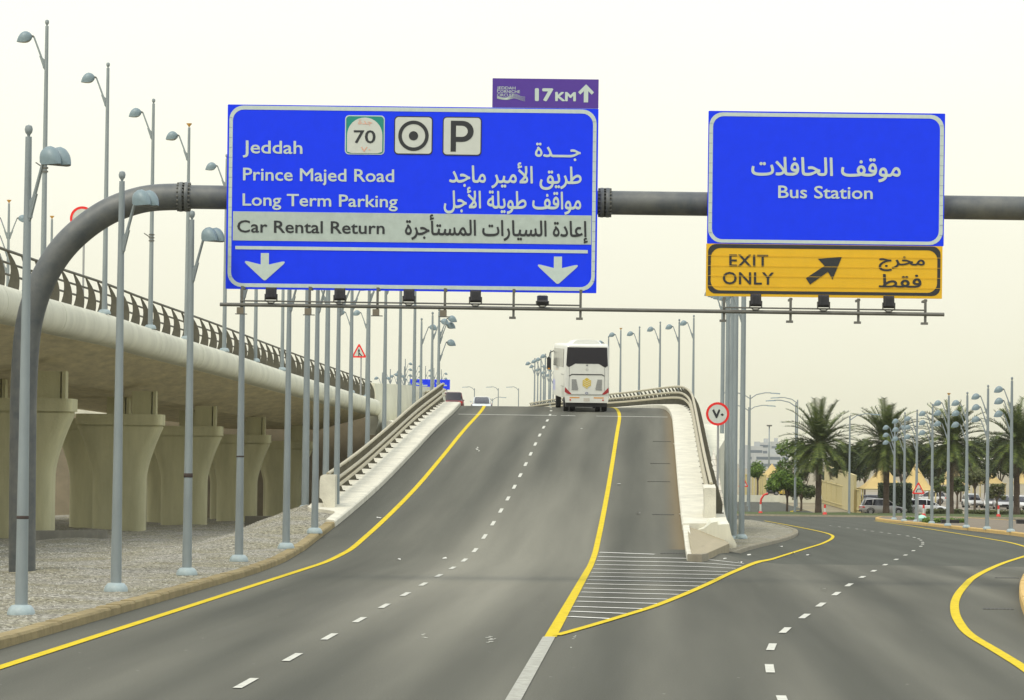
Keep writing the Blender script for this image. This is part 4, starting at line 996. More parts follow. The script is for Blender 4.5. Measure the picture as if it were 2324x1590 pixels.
# --- lamps along the right side of the ramp
GB = 'lamps along the right edge of the ramp bridge'
bl = [(1573, 715, 252), (1540, 724, 256), (1497, 730, 266), (1450, 741, 279), (1407.5, 750, 291), (1380, 763, 305), (1344, 777, 318)]
bn = ['single headed lamp nearest the yellow panel, above the curving railing', 'second lamp left of the yellow panel, above the curving railing', 'third lamp left of the yellow panel, above the curving railing', 'fourth lamp left of the yellow panel, above the curving railing', 'lamp with an orange cap, second right of the bus', 'lamp rising right beside the bus roof', 'lamp whose head shows just over the bus roof']
for i, ((u, vt, Y), lab) in enumerate(zip(bl, bn)):
    t = P(u, vt, Y); z = R(Y) - 1.2; lamp(Vector((P(u, 890, Y).x, Y, z)), t.z - z, [(0, 180, False)], lab, GB, cap=(i == 4), finial=(i != 4))
for i, (u, vt, Y) in enumerate([(1250, 795, 336), (1238, 803, 350), (1228, 808, 362), (1214, 813, 374)]):
    t = P(u, vt, Y); z = R(Y) - 1.2; lamp(Vector((t.x, Y, z)), t.z - z, [(0, 180, False)], 'lamp left of the bus, %s from it in the upper row of heads' % ORD[i], 'lamps bunched left of the bus', foot=False)
for i, (u, vt, Y) in enumerate([(1256, 842, 450), (1246, 836, 436), (1234, 829, 424), (1221, 821, 412)]):
    t = P(u, vt, Y); z = R(Y) - 1.5; lamp(Vector((t.x, Y, z)), t.z - z, [(0, 180, False), (0, 0, False)], 'lamp left of the bus with a lower pair of heads, %s from it' % ORD[i], 'lamps bunched left of the bus', foot=False)
# --- tall cluster on the gore island
GC = 'thick grey posts bunched behind the round speed sign'
for i, (u, v, Y, lab) in enumerate(((1679.5, 1223, 143, 'nearest thick post of the bunch behind the speed sign, foot on gravel'), (1668.5, 1213, 153, 'second thick post of the bunch right of the speed sign'), (1660, 1200, 163, 'third thick post of the bunch behind the speed sign'), (1650, 1195, 173, 'fourth thick post of the bunch behind the speed sign'), (1639, 1190, 186, 'farthest and leftmost post of the bunch behind the speed sign'))):
    p = P(u, v, Y); z = surf(p.x, Y) + .14 if i < 2 else g(Y) + .1
    if i == 0: z = p.z
    x = P(u, 950, Y).x + (.1 if i == 0 else 0)
    b = Vector((x, Y, z)); lamp(b, P(1700, 640, Y).z - z, [(0, 180, False)], lab, GC, r0=.115, r1=.095)
# --- triple headed row on the right
GT = 'triple headed lamps along the right island'
tl = [((2296, 856), (2294, 1208)), ((2244.6, 874), (2240, 1202)), ((2196.6, 890), (2193, 1198)), ((2154.6, 899), (2151, 1194)), ((2118, 917), (2114.6, 1189)), ((2085, 930), (2079.5, 1185)), ((2053.8, 936), (2051.8, 1183.5)), ((2033, 952), (2029, 1180))]
for i, ((ut, vt), (ub, vb_)) in enumerate(tl):
    b = G(ub, vb_, surf, .18); px = vb_ - vt
    lab = ('triple headed lamp post at the right picture edge' if i == 0 else 'triple headed lamp post carrying the bend warning triangle' if i == 5 else 'triple headed lamp post at the far left end of the island row' if i == 7 else 'triple headed lamp post, %s from the right picture edge' % ORD[i])
    lamp(b, px * b.y / F, [(.12, 176, False), (.75, 184, False), (1.45, 178, False)] if i < 7 else [(.1, 180, False), (.1, 20, False), (.7, 180, False), (1.3, 180, False)], lab, GT, r0=.12, r1=.065, cap=(i == 3), finial=(i != 3))
# --- multi headed lamps far along the viaduct
for i, (u, vt, Y) in enumerate(((918, 832, 450), (920, 815, 500), (943, 821, 520), (966, 831, 540), (985, 836, 560), (1002, 839, 580))):
    t = P(u, vt, Y); z = R(Y) - .05
    lamp(Vector((t.x, Y, z)), t.z - z, [(.1, 180 if i == 0 else 0, False), (.9, 180 if i == 0 else 0, False), (1.7, 0, False), (2.4, 180, False)], 'tiny far lamp with several heads over the nose wall, %s from the left' % ORD[i], 'far lamps above the nose wall', foot=False)
for i, (u, vt, Y) in enumerate(((868, 846, 430), (886, 838, 440), (902, 843, 470), (931, 850, 480), (955, 858, 520), (870, 872, 400))):
    t = P(u, vt, Y); z = R(Y) - .05
    lamp(Vector((t.x, Y, z)), t.z - z, [(.1, 180, False), (.1, 0, False)], 'tiny low lamp with a pair of heads behind the nose wall, %s in its row' % ORD[i], 'far lamps above the nose wall', foot=False)
# --- ordinary cobra lights in the distance
def cobra(base, H_, dirs, label, group, reach=2.2):
    root = thing('street_light', label, 'street light', base, 0, group)
    mb = MB(); mb.lathe([(.13, 0), (.07, H_)], GREY, 10); mb.build('pole', root, origin=(0, 0, 0))
    for d in dirs:
        mb = MB(); c_, s_ = math.cos(math.radians(d)), math.sin(math.radians(d))
        mb.tube([(0, 0, H_ - .4), (c_ * reach * .3, s_ * reach * .3, H_ + .05), (c_ * reach * .7, s_ * reach * .7, H_ + .25), (c_ * reach, s_ * reach, H_ + .25)], .05, GREY, 8); mb.build('arm', root, origin=(0, 0, 0))
        mb = MB(); Mh = Matrix.Translation((c_ * (reach + .4), s_ * (reach + .4), H_ + .2)) @ Matrix.Rotation(math.radians(d), 4, 'Z')
        mb.loft([[(x, w_ * sy_, zz + dz) for sy_, zz in ((-1, -.05), (1, -.05), (.7, .06), (-.7, .06))] for x, w_, dz in ((-.5, .06, 0), (-.3, .15, 0), (.2, .2, -.02), (.5, .1, -.05))], HEADM, smooth=False, M=Mh); mb.build('lamp_head', root, origin=(0, 0, 0))
    return root
for (u, vt, vb_, Y, dirs, lab) in ((1804, 915, 1167, 372, (185,), 'cobra street light left of the first palm, arm to the left'), (1808, 908, 1150, 420, (178,), 'second cobra street light just behind the left of the first palm'), (1927, 945, 1172, 358, (12,), 'slender street light between the first two palms'), (1700, 897, 1160, 380, (180, 0), 'far street light with a round camera ball beside the thick posts'), (1697, 925, 1160, 420, (180, 5), 'far street light with flat heads beside the thick posts')):
    t = P(u, vt, Y); z = g(Y) + .1; cobra(Vector((P(u, vb_, Y).x, Y, z)), t.z - z, dirs, lab, 'cobra street lights beyond the exit road')
for i, (u, vt) in enumerate(((1077, 882), (1131, 882), (1177, 882))):
    Y = 620; t = P(u, vt, Y); cobra(Vector((t.x, Y, -2.75)), t.z + 2.75, (180,), 'tiny street light on the skyline over the ramp crest, %s from the left' % ORD[i], 'street lights on the skyline above the crest', 1.2)
t = P(1117, 905, 620); cobra(Vector((t.x, 620, -2.75)), t.z + 2.75, (180, 0), 'faint double armed street light above the white car', 'street lights on the skyline above the crest', 1.5)
t = P(1746, 965, 900); 
r_ = thing('mast', 'slim dark topped mast in the haze left of the first palm', 'mast', (t.x, 900, -2.75)); mb = MB(); mb.lathe([(.25, 0), (.15, t.z + 2.4)], GREY, 8); mb.build('pole', r_, origin=(0, 0, 0)); mb = MB(); mb.lathe([(.6, t.z + 2.4), (.7, t.z + 2.75)], BARM, 8); mb.build('head_frame', r_, origin=(0, 0, 0))

# ------------------------------------------------------------------ traffic signs on posts
def post(mb, b, h, r=.04): mb.tube([b, b + Vector((0, 0, h))], r, ALU, 10)
def round_sign(c, r, base, lab, txt=True, face_dx=0.0):
    root = thing('speed_sign', lab, 'traffic sign', base)
    mb = MB(); post(mb, Vector(base), c.z - base.z + r * .5); part(mb, 'post', root)
    ci = lambda rr, k=40: [(c.x + rr * math.cos(2 * math.pi * i / k), c.z + rr * math.sin(2 * math.pi * i / k)) for i in range(k)]
    mb = MB(); mb.prism([(x, c.y - .06, z) for x, z in ci(r)], (0, .02, 0), SIGNF); part(mb, 'disc', root)
    mb = MB(); mb.ring([(x, c.y - .064, z) for x, z in ci(r)], [(x, c.y - .064, z) for x, z in ci(r * .80)], SIGNR); part(mb, 'red_ring', root)
    if txt == '70':
        mb = MB(); s_ = r
        for poly in ([(-.47, .30), (-.32, .40), (-.10, -.04), (.08, .38), (.14, .40), (.22, .30), (-.04, -.36), (-.15, -.36)], [(.38, .06), (.54, -.06), (.40, -.19), (.24, -.06)]):
            mb.prism([(c.x + x * s_, c.y - .068, c.z + z * s_) for x, z in poly], (0, .003, 0), SIGNK)
        part(mb, 'number', root)
    elif txt:
        mb = MB(); mb.prism([(c.x + x * r, c.y - .068, c.z + z * r) for x, z in [(-.28, .3), (-.05, .1), (.1, -.1), (-.15, -.1), (-.3, .1)]], (0, .003, 0), SIGNK); part(mb, 'number', root)
    return root
Y = 128; c = P(1628.5, 940, Y); bz = R(Y) - .5
bx = P(1629, 1050, Y)
round_sign(c, 26.5 * Y / F, Vector((bx.x, Y, .6)), 'round white speed sign with red ring beside the thick grey posts', '70')
Y = 134; c = P(187, 497, Y); round_sign(c, 28 * Y / F, Vector((P(188, 690, Y).x, Y, fz(Y) - .03)), 'round red ringed sign on the flyover half hidden by the gantry pipe', True)
def tri_sign(c, hw, base, lab, sym):
    root = thing('warning_sign', lab, 'traffic sign', base); h = hw * 1.73
    mb = MB(); post(mb, Vector(base), c.z - base.z + h * .3, .05); part(mb, 'post', root)
    T_ = lambda s_: [(c.x + x * s_, c.z + z * s_) for x, z in ((-hw, -h / 3), (-hw * .86, -h / 3 - hw * .12), (hw * .86, -h / 3 - hw * .12), (hw, -h / 3), (hw * .1, 2 * h / 3), (-hw * .1, 2 * h / 3))]
    mb = MB(); mb.prism([(x, c.y - .08, z) for x, z in T_(1)], (0, .02, 0), SIGNF); part(mb, 'plate', root)
    mb = MB(); mb.ring([(x, c.y - .085, z) for x, z in T_(1)], [(x, c.y - .085, z) for x, z in T_(.68)], SIGNR); part(mb, 'red_border', root)
    mb = MB()
    for poly in sym: mb.prism([(c.x + x * hw, c.y - .09, c.z + z * hw) for x, z in poly], (0, .003, 0), SIGNK)
    part(mb, 'symbol', root); return root
MERGE = [[(-.1, -.5), (.04, -.5), (.04, .2), (.14, .16), (-.02, .6), (-.2, .16), (-.1, .2)], [(.04, -.2), (.34, -.52), (.42, -.42), (.06, .0)]]
BEND = [[(-.42, -.42), (-.28, -.42), (-.2, -.12), (.0, .05), (.28, .05), (.28, -.05), (.42, .1), (.28, .25), (.28, .16), (-.08, .16), (-.32, -.08)]]
Y = 236; c = P(815, 801, Y); tri_sign(c, 16.5 * Y / F, Vector((P(818, 935, Y).x, Y, fz(Y) - .1)), 'red triangle merge sign on the flyover between thin lamp posts', MERGE)
b = G(2081, 1186, surf, .18); c = P(2084, 1112, b.y - .2); tri_sign(c, 14 * b.y / F, Vector((P(2083, 1185, b.y - .2).x, b.y - .2, b.z)), 'red triangle bend sign on the right island', BEND)
Y = 300; c = P(1687, 1098, Y); tri_sign(c, 11 * Y / F, Vector((c.x, Y, g(Y))), 'red triangle sign half hidden behind the thick posts', BEND)
for (u0, u1, v0, v1, Y, lab) in ((930, 980, 861, 886, 480, 'small far blue sign behind the lamp posts over the nose wall'), (986, 1021, 862, 885, 478, 'small far blue sign directly above the red car')):
    a = P(u0, v0, Y); b = P(u1, v1, Y); root = thing('far_sign', lab, 'road sign', ((a.x + b.x) / 2, Y, R(Y) - .1))
    mb = MB(); mb.box(((a.x + b.x) / 2, Y, (a.z + b.z) / 2), (b.x - a.x, .1, a.z - b.z), SIGNB); part(mb, 'panel', root)
    mb = MB(); 
    for k in range(3): mb.box((a.x + (b.x - a.x) * (.25 + .2 * k), Y - .056, (a.z * (.62 - .1 * k) + b.z * (.38 + .1 * k))), ((b.x - a.x) * .3, .01, .16), SIGNW)
    part(mb, 'lettering', root)
    mb = MB(); [mb.box((x, Y + .12, (b.z + R(Y)) / 2 + .4), (.12, .12, b.z - R(Y) + 1), ALU) for x in (a.x + .4, b.x - .4)]; part(mb, 'post', root)
# ------------------------------------------------------------------ coach on the crest
BW = mat('coach_white', (0.62, 0.63, 0.58), 0.3, var=0.04, coat=.4)
def bus():
    Yb = 189.0; X = P(1331, 930, Yb).x; z = R(Yb)
    root = thing('coach', 'white coach with dark rear window climbing over the ramp crest', 'bus', (X, Yb, z + .012), math.radians(2.2))
    root.rotation_euler = (math.radians(2.0), 0, math.radians(2.2)); root.scale = (.92, 1, 1)
    L_, W, H_ = 12.0, 2.55, 3.33
    def ring(y, w_, zb, zt, r=.16, tumble=.05):
        o = []
        for k in range(5): a = math.radians(90 * k / 4); o.append((w_ - tumble - r + r * math.sin(a + math.pi / 2) if 0 else w_ - tumble - r + r * math.cos(math.radians(0 + 90 * k / 4)), y, zt - r + r * math.sin(math.radians(90 * k / 4))))
        o2 = [(-x, y_, z_) for x, y_, z_ in o[::-1]]
        return o + o2 + [(-w_, y, zb + 1.0), (-w_ + .02, y, zb), (w_ - .02, y, zb), (w_, y, zb + 1.0)]
    hw = W / 2
    mb = MB(); mb.loft([ring(0, hw - .12, .62, H_ - .16), ring(.06, hw - .03, .52, H_ - .05), ring(.25, hw, .42, H_), ring(3, hw, .36, H_), ring(9, hw, .36, H_), ring(11.6, hw, .36, H_ - .02), ring(11.9, hw - .08, .4, H_ - .1), ring(12, hw - .2, .5, H_ - .3)], BW, sharp=None) if 0 else MB()
    mb.loft([ring(0, hw - .10, .60, H_ - .12), ring(.06, hw - .03, .50, H_ - .04), ring(.25, hw, .42, H_), ring(3, hw, .36, H_), ring(9, hw, .36, H_), ring(11.6, hw, .36, H_ - .02), ring(11.9, hw - .08, .4, H_ - .1), ring(12, hw - .2, .5, H_ - .3)], BW)
    mb.build('body', root, origin=(0, 0, 0), sharp=35)
    y_ = -.012
    def face(poly, mt, nm, d=.02, yy=y_, par=None):
        b = MB(); b.prism([(x, yy, z_) for x, z_ in poly], (0, d, 0), mt); return b.build(nm, par or root, origin=(0, 0, 0))
    face([(-1.12, 3.15), (1.12, 3.15), (1.17, 2.16), (1.02, 2.06), (.66, 2.26), (-.66, 2.26), (-1.02, 2.06), (-1.17, 2.16)], GLASSD, 'rear_window')
    face([(-.98, 1.62), (-.86, 1.70), (.86, 1.70), (.98, 1.62), (.98, 1.57), (.84, 1.645), (-.84, 1.645), (-.98, 1.57)], BLACK, 'trim_strip')
    GR_ = mat('grille_dark', (.09, .095, .1), .6)
    for s_ in (1, -1):
        mb = MB(); mb.prism([(s_ * x, y_ - .004, z_) for x, z_ in [(.86, 1.36), (.80, 1.42), (.62, 1.42), (.56, 1.36), (.46, .95), (.48, .84), (.54, .80), (.80, .80), (.87, .88)]], (0, .02, 0), BW); grl = mb.build('engine_grille', root, origin=(0, 0, 0))
        mb = MB()
        for k in range(10):
            zz = .845 + k * .06; xi = .47 + .12 * k / 9 if k else .5; mb.box((s_ * (xi + .85) / 2, y_ - .006, zz), ((.85 - xi), .01, .034), GR_)
        mb.build('grille_slats', grl, origin=(0, 0, 0))
        face([(s_ * x, z_) for x, z_ in [(1.22, .98), (1.16, .92), (.86, .62), (.92, .58), (1.04, .6), (1.24, .72)]], mat('tail_red', (.30, .015, .02), .25, coat=.5), 'tail_light')
        face([(s_ * x, z_) for x, z_ in [(.40, .44), (.96, .44), (.96, .38), (.40, .38)]], AMBER, 'reflector_strip', .02, -.035)
        mb = MB(); mb.lathe([(.045, -.01), (.045, .02), (.02, .03)], REDL, 12, Matrix.Translation((s_ * .92, -.04, .29)) @ Matrix.Rotation(math.radians(90), 4, 'X')); mb.build('fog_light', root, origin=(0, 0, 0))
    mb = MB(); mb.loft([[(x, y0, z_) for x, z_ in [(-1.2, .14), (1.2, .14), (1.25, .50), (-1.25, .50)]] for y0 in (-.03, .12)], BW, smooth=False); mb.build('bumper', root, origin=(0, 0, 0))
    face([(-.17, .40), (.17, .40), (.17, .22), (-.17, .22)], mat('plate_white', (.5, .47, .4), .5, var=.2, scale=20), 'number_plate', .02, -.045)
    hexp = [(.27 * math.cos(math.radians(90 + 60 * k)), 1.20 + .30 * math.sin(math.radians(90 + 60 * k))) for k in range(6)]
    hexp = hexp[:4] + [(.07, .95), (.08, 1.02), (.13, 1.0), (.15, 1.06), (.22, 1.04)] + hexp[5:]
    em = face(hexp, GOLD, 'emblem', .01, -.018)
    mb = MB()
    for k in range(4):
        zt = 1.36 - .11 * k
        for s_ in (1, -1): mb.prism([(0, -.022, zt - .06), (0, -.022, zt - .085), (s_ * .2, -.022, zt + .025), (s_ * .2, -.022, zt + .05)], (0, .004, 0), BW)
    mb.build('emblem_chevrons', em, origin=(0, 0, 0))
    mb = MB(); mb.tube([(.0 + .075 * math.cos(a), -.02, .66 + .05 * math.sin(a)) for a in [2 * math.pi * k / 16 for k in range(17)]], .012, mat('badge_blue', (.12, .14, .3), .4), 5); mb.build('badge', root, origin=(0, 0, 0))
    mb = MB(); mb.box((0, -.015, 2.18), (.09, .02, .06), GR_); mb.tube([(.07 * math.cos(a), -.015, 1.95 + .05 * math.sin(a)) for a in [2 * math.pi * k / 16 for k in range(17)]], .008, mat('faint_grey', (.4, .4, .4), .5), 5); mb.build('rear_camera', root, origin=(0, 0, 0))
    # fine panel gaps
    mb = MB(); mb.prism([(-.92, -.016, .60), (.92, -.016, .60), (.92, -.016, .585), (-.92, -.016, .585)], (0, .01, 0), GR_)
    for s_ in (1, -1): mb.prism([(s_ * .98, -.016, 2.05), (s_ * .995, -.016, 2.05), (s_ * 1.01, -.016, .75), (s_ * .995, -.016, .75)], (0, .01, 0), GR_)
    mb.build('panel_gaps', root, origin=(0, 0, 0))
    # side windows and waist line, roof unit, mirrors
    for s_ in (1, -1):
        for k in range(6):
            y0 = 1.3 + k * 1.72; b = MB(); b.prism([(s_ * (hw - .006), y0, 2.05), (s_ * (hw - .006), y0 + 1.62, 2.05), (s_ * (hw - .04), y0 + 1.62, 3.05), (s_ * (hw - .04), y0, 3.05)], (s_ * .015, 0, 0), mat('side_glass', (.05, .055, .05), .15)); b.build('side_window', root, origin=(0, 0, 0))
        mb = MB(); [mb.box((s_ * (hw + .004), 2.0, zz), (.012, 2.6, .02), GR_) for zz in (1.0, 1.65)]; mb.build('side_seam', root, origin=(0, 0, 0))
    mb = MB(); mb.loft([[(x * q, yy, H_ - .02 + z_) for x, z_ in [(-.95, 0), (.95, 0), (.72, .2), (.5, .245), (-.5, .245), (-.72, .2)]] for q, yy in ((.85, .9), (1, 1.2), (1, 3.6), (.85, 4.0))], BW, smooth=False); ac = mb.build('roof_unit', root, origin=(0, 0, 0))
    mb = MB(); mb.box((0, 1.08, H_ + .05), (.6, .3, .04), GR_); mb.build('vent', ac, origin=(0, 0, 0))
    for s_ in (1, -1):
        mb = MB(); mb.tube([(s_ * 1.2, 11.7, 2.9), (s_ * 1.45, 12.2, 2.75), (s_ * 1.5, 12.2, 2.45)], .03, BLACK, 6); mb.loft([[(s_ * x, 12.15 + dy, z_) for x, z_ in [(1.38, 1.75), (1.62, 1.8), (1.62, 2.45), (1.5, 2.55), (1.38, 2.4)]] for dy in (0, .16)], BLACK, smooth=False); mb.box((s_ * 1.5, 12.14, 1.83), (.12, .02, .08), AMBER); mb.build('mirror', root, origin=(0, 0, 0))
    for o_ in [x for x in COL.objects if x.parent == root or (x.parent and x.parent.parent == root)]:
        for v_ in o_.data.vertices: v_.co.z = v_.co.z * .95 + .34
    mb = MB(); mb.box((0, .6, .40), (2.3, .6, .30), BLACK); mb.build('undertray', root, origin=(0, 0, 0))
    for yy in (2.6, 9.2):
        for s_ in (1, -1):
            for xx in ((1.08, .72) if yy < 5 else (1.08,)):
                Mw = Matrix.Translation((s_ * xx, yy - 1.2 * (yy < 5), .5)) @ Matrix.Rotation(math.radians(90), 4, 'Y')
                mb = MB(); mb.lathe([(.3, -.14), (.48, -.14), (.5, -.1), (.5, .1), (.48, .14), (.3, .14)], TYRE, 24, Mw); w_ = mb.build('wheel', root, origin=(0, 0, 0))
                mb = MB(); mb.lathe([(.28, .06 * s_), (.1, .12 * s_)], CHROME, 16, Mw); mb.build('rim', w_, origin=(0, 0, 0))
    return root
bus()
# ------------------------------------------------------------------ cars
def car(label, loc, rz, col, Lc=4.6, Wc=1.85, Hc=1.68, style='suv', group=None, pitch=0.0, name='car', trim=True):
    PM = mat('car_paint_' + '_'.join('%d' % int(c * 100) for c in col), col, .3, .1, coat=.6)
    root = thing(name, label, 'car', loc, rz, group); root.rotation_euler = (pitch, 0, rz)
    hw = Wc / 2; belt = .98 if style == 'suv' else .88
    def rg(y, w_, zb, zt, cr=.12):
        return [(w_ - .05, y, zb), (w_, y, zb + .18), (w_, y, zt - cr), (w_ - cr * .5, y, zt - cr * .25), (w_ - cr * 1.6, y, zt), (-w_ + cr * 1.6, y, zt), (-w_ + cr * .5, y, zt - cr * .25), (-w_, y, zt - cr), (-w_, y, zb + .18), (-w_ + .05, y, zb)]
    f_ = Lc / 2
    st = [(-f_, hw - .16, .46, .90), (-f_ + .07, hw - .07, .36, belt), (-f_ + .5, hw, .28, belt + .04), (-f_ * .3, hw, .24, belt + .02), (f_ * .2, hw, .24, belt), (f_ * .48, hw - .01, .25, belt - .02), (f_ * .8, hw - .05, .27, belt - .16), (f_ - .1, hw - .14, .32, belt - .30), (f_, hw - .26, .42, belt - .42)]
    mb = MB(); mb.loft([rg(*s_) for s_ in st], PM); body = mb.build('body', root, origin=(0, 0, 0), sharp=50)
    if style == 'suv': gs = [(-f_ + .12, hw - .16, belt, belt + .02), (-f_ + .42, hw - .2, belt, Hc - .07), (-f_ * .35, hw - .19, belt, Hc), (f_ * .02, hw - .19, belt, Hc - .02), (f_ * .2, hw - .22, belt, Hc - .12), (f_ * .56, hw - .2, belt - .05, belt)]
    else: gs = [(-f_ + .6, hw - .16, belt, belt + .02), (-f_ * .42, hw - .22, belt, Hc - .06), (-f_ * .1, hw - .21, belt, Hc), (f_ * .1, hw - .22, belt, Hc - .05), (f_ * .5, hw - .2, belt - .05, belt)]
    gl = lambda y, w_, zb, zt: [(w_ + .08, y, zb - .03), (w_ - .06, y, zt - .06), (w_ - .16, y, zt), (-w_ + .16, y, zt), (-w_ + .06, y, zt - .06), (-w_ - .08, y, zb - .03)]
    mb = MB(); mb.loft([gl(*q) for q in gs], GLASSD); mb.build('windows', root, origin=(0, 0, 0), sharp=30)
    mb = MB(); rf = [(y, w_, zt) for y, w_, zb, zt in gs[1:-1]]
    mb.loft([[(w_ - .03, y, zt - .07), (w_ - .06, y, zt - .03), (w_ - .17, y, zt + .015), (-w_ + .17, y, zt + .015), (-w_ + .06, y, zt - .03), (-w_ + .03, y, zt - .07)] for y, w_, zt in rf], PM, smooth=True); mb.build('roof', root, origin=(0, 0, 0))
    for s_ in (1, -1):                              # pillars
        g0, g1 = gs[0], gs[1]; h0, h1 = gs[-1], gs[-2]
        for (ya, wa, za), (yb, wb, zb) in (((g0[0] + .12, g0[1] + .04, belt), (g1[0] + .1, g1[1] - .035, g1[3] - .05)), ((h0[0] - .05, h0[1] + .03, h0[3] - .02), (h1[0], h1[1] - .04, h1[3] - .05)), ((-.05, hw - .13, belt), (-.05, hw - .235, Hc - .06)), ((-f_ * .52, hw - .13, belt), (-f_ * .52 + .1, hw - .24, Hc - .06))):
            mb = MB(); mb.tube([(s_ * wa, ya, za), (s_ * wb, yb, zb)], .045, PM, 6); mb.build('pillar', root, origin=(0, 0, 0))
        mb = MB(); mb.loft([[(s_ * x, y, z_) for x, z_ in ((hw - .02, .95), (hw + .16, .97), (hw + .16, 1.1), (hw + .0, 1.08))] for y in (f_ * .36, f_ * .36 + .1)], PM, smooth=False); mb.build('mirror', root, origin=(0, 0, 0))
        mb = MB(); mb.prism([(s_ * (hw - .14), -f_ - .012, .72), (s_ * (hw - .5), -f_ - .012, .76), (s_ * (hw - .5), -f_ - .012, .88), (s_ * (hw - .16), -f_ - .012, .90)], (0, .1, 0), REDL); mb.prism([(s_ * (hw - .06), -f_ + .1, .72), (s_ * (hw + .002), -f_ + .36, .78), (s_ * (hw + .002), -f_ + .34, .9), (s_ * (hw - .06), -f_ + .08, .9)], (s_ * -.06, 0, 0), REDL); mb.build('tail_light', root, origin=(0, 0, 0))
        mb = MB(); mb.prism([(s_ * (hw - .2), f_ - .06, .52), (s_ * (hw - .55), f_ - .02, .52), (s_ * (hw - .5), f_ - .1, .64), (s_ * (hw - .17), f_ - .14, .66)], (0, .07, 0), mat('headlamp_glass', (.6, .62, .62), .15)); mb.build('headlight', root, origin=(0, 0, 0))
        for yy in (-f_ * .6, f_ * .61):
            Mw = Matrix.Translation((s_ * (hw - .12), yy, .35)) @ Matrix.Rotation(math.radians(90), 4, 'Y')
            mb = MB(); mb.lathe([(.22, -.12), (.33, -.12), (.35, -.09), (.35, .09), (.33, .12), (.22, .12)], TYRE, 20, Mw); wl = mb.build('wheel', root, origin=(0, 0, 0))
            mb = MB(); mb.lathe([(.22, .10 * s_), (.2, .125 * s_), (.05, .13 * s_)], mat('alloy', (.3, .3, .3), .35, .7), 12, Mw); mb.build('rim', wl, origin=(0, 0, 0))
            mb = MB(); mb.tube([(s_ * (hw + .004), yy + .4 * math.cos(a), .35 + .4 * math.sin(a)) for a in [math.pi * k / 8 for k in range(9)]], .035, BLACK, 5); mb.build('wheel_arch', root, origin=(0, 0, 0))
    mb = MB(); mb.box((0, -f_ + .03, .42), (Wc - .3, .1, .16), BLACK); mb.box((0, f_ - .06, .40), (Wc - .6, .12, .14), BLACK); mb.build('lower_trim', root, origin=(0, 0, 0))
    mb = MB(); mb.box((0, -f_ - .01, .64), (.4, .03, .12), MATS['plate_white']); mb.build('number_plate', root, origin=(0, 0, 0))
    return root
def cx(u, Y): return P(u, 905, Y).x
Y = 322; car('dark red car driving away beside the left railing at the crest', (cx(1026, Y), Y + 2, R(Y)), .06, (.12, .008, .012), Hc=1.75)
Y = 338; car('white car just showing over the ramp crest left of the bus', (cx(1093, Y), Y + 2, R(Y)), math.pi, (.55, .58, .58), style='sedan', Hc=1.5)
def gcar(label, u, v, rz, col, **k):
    p = P(u, v, k.pop('Y')); return car(label, (p.x, p.y, g(p.y)), rz, col, **k)
gcar('silver grey SUV parked beside the slatted fence, behind the second palm', 2004, 1170, -math.pi / 2 + .06, (.36, .35, .33), Y=372, Lc=4.7)
gcar('white crossover parked facing right behind the warning triangle', 2104, 1168, -math.pi / 2 - .1, (.62, .64, .64), Y=380, Lc=4.5, Hc=1.6)
gcar('dark car parked in the shade under the large tan canopy', 1978, 1150, -math.pi / 2 + .3, (.03, .03, .035), Y=398, style='sedan', Hc=1.5)
gcar('black car behind the dark one under the tan canopy', 1990, 1140, -math.pi / 2, (.025, .025, .03), Y=410)
gcar('white car parked nose out between hedge bushes, centre of the right car park', 2207, 1140, math.pi + .1, (.6, .6, .58), Y=440)
gcar('white van parked under the small canopy near the right edge', 2250, 1150, math.pi - .15, (.6, .6, .58), Y=436, Hc=1.95)
gcar('silver car parked between the last two lamp posts on the right', 2275, 1152, math.pi, (.4, .4, .4), Y=428)
gcar('white car cut by the right picture edge', 2318, 1150, math.pi + .2, (.55, .55, .53), Y=425)
gcar('white parked car far behind the small tree', 2108, 1140, math.pi / 2, (.5, .5, .48), Y=470)
gcar('dark parked car under the left canopy', 1757, 1120, math.pi / 2 + .2, (.02, .02, .025), Y=560)
gcar('yellow taxi far down the side road', 1782, 1130, math.pi / 2, (.5, .36, .05), Y=560, style='sedan', Hc=1.5)
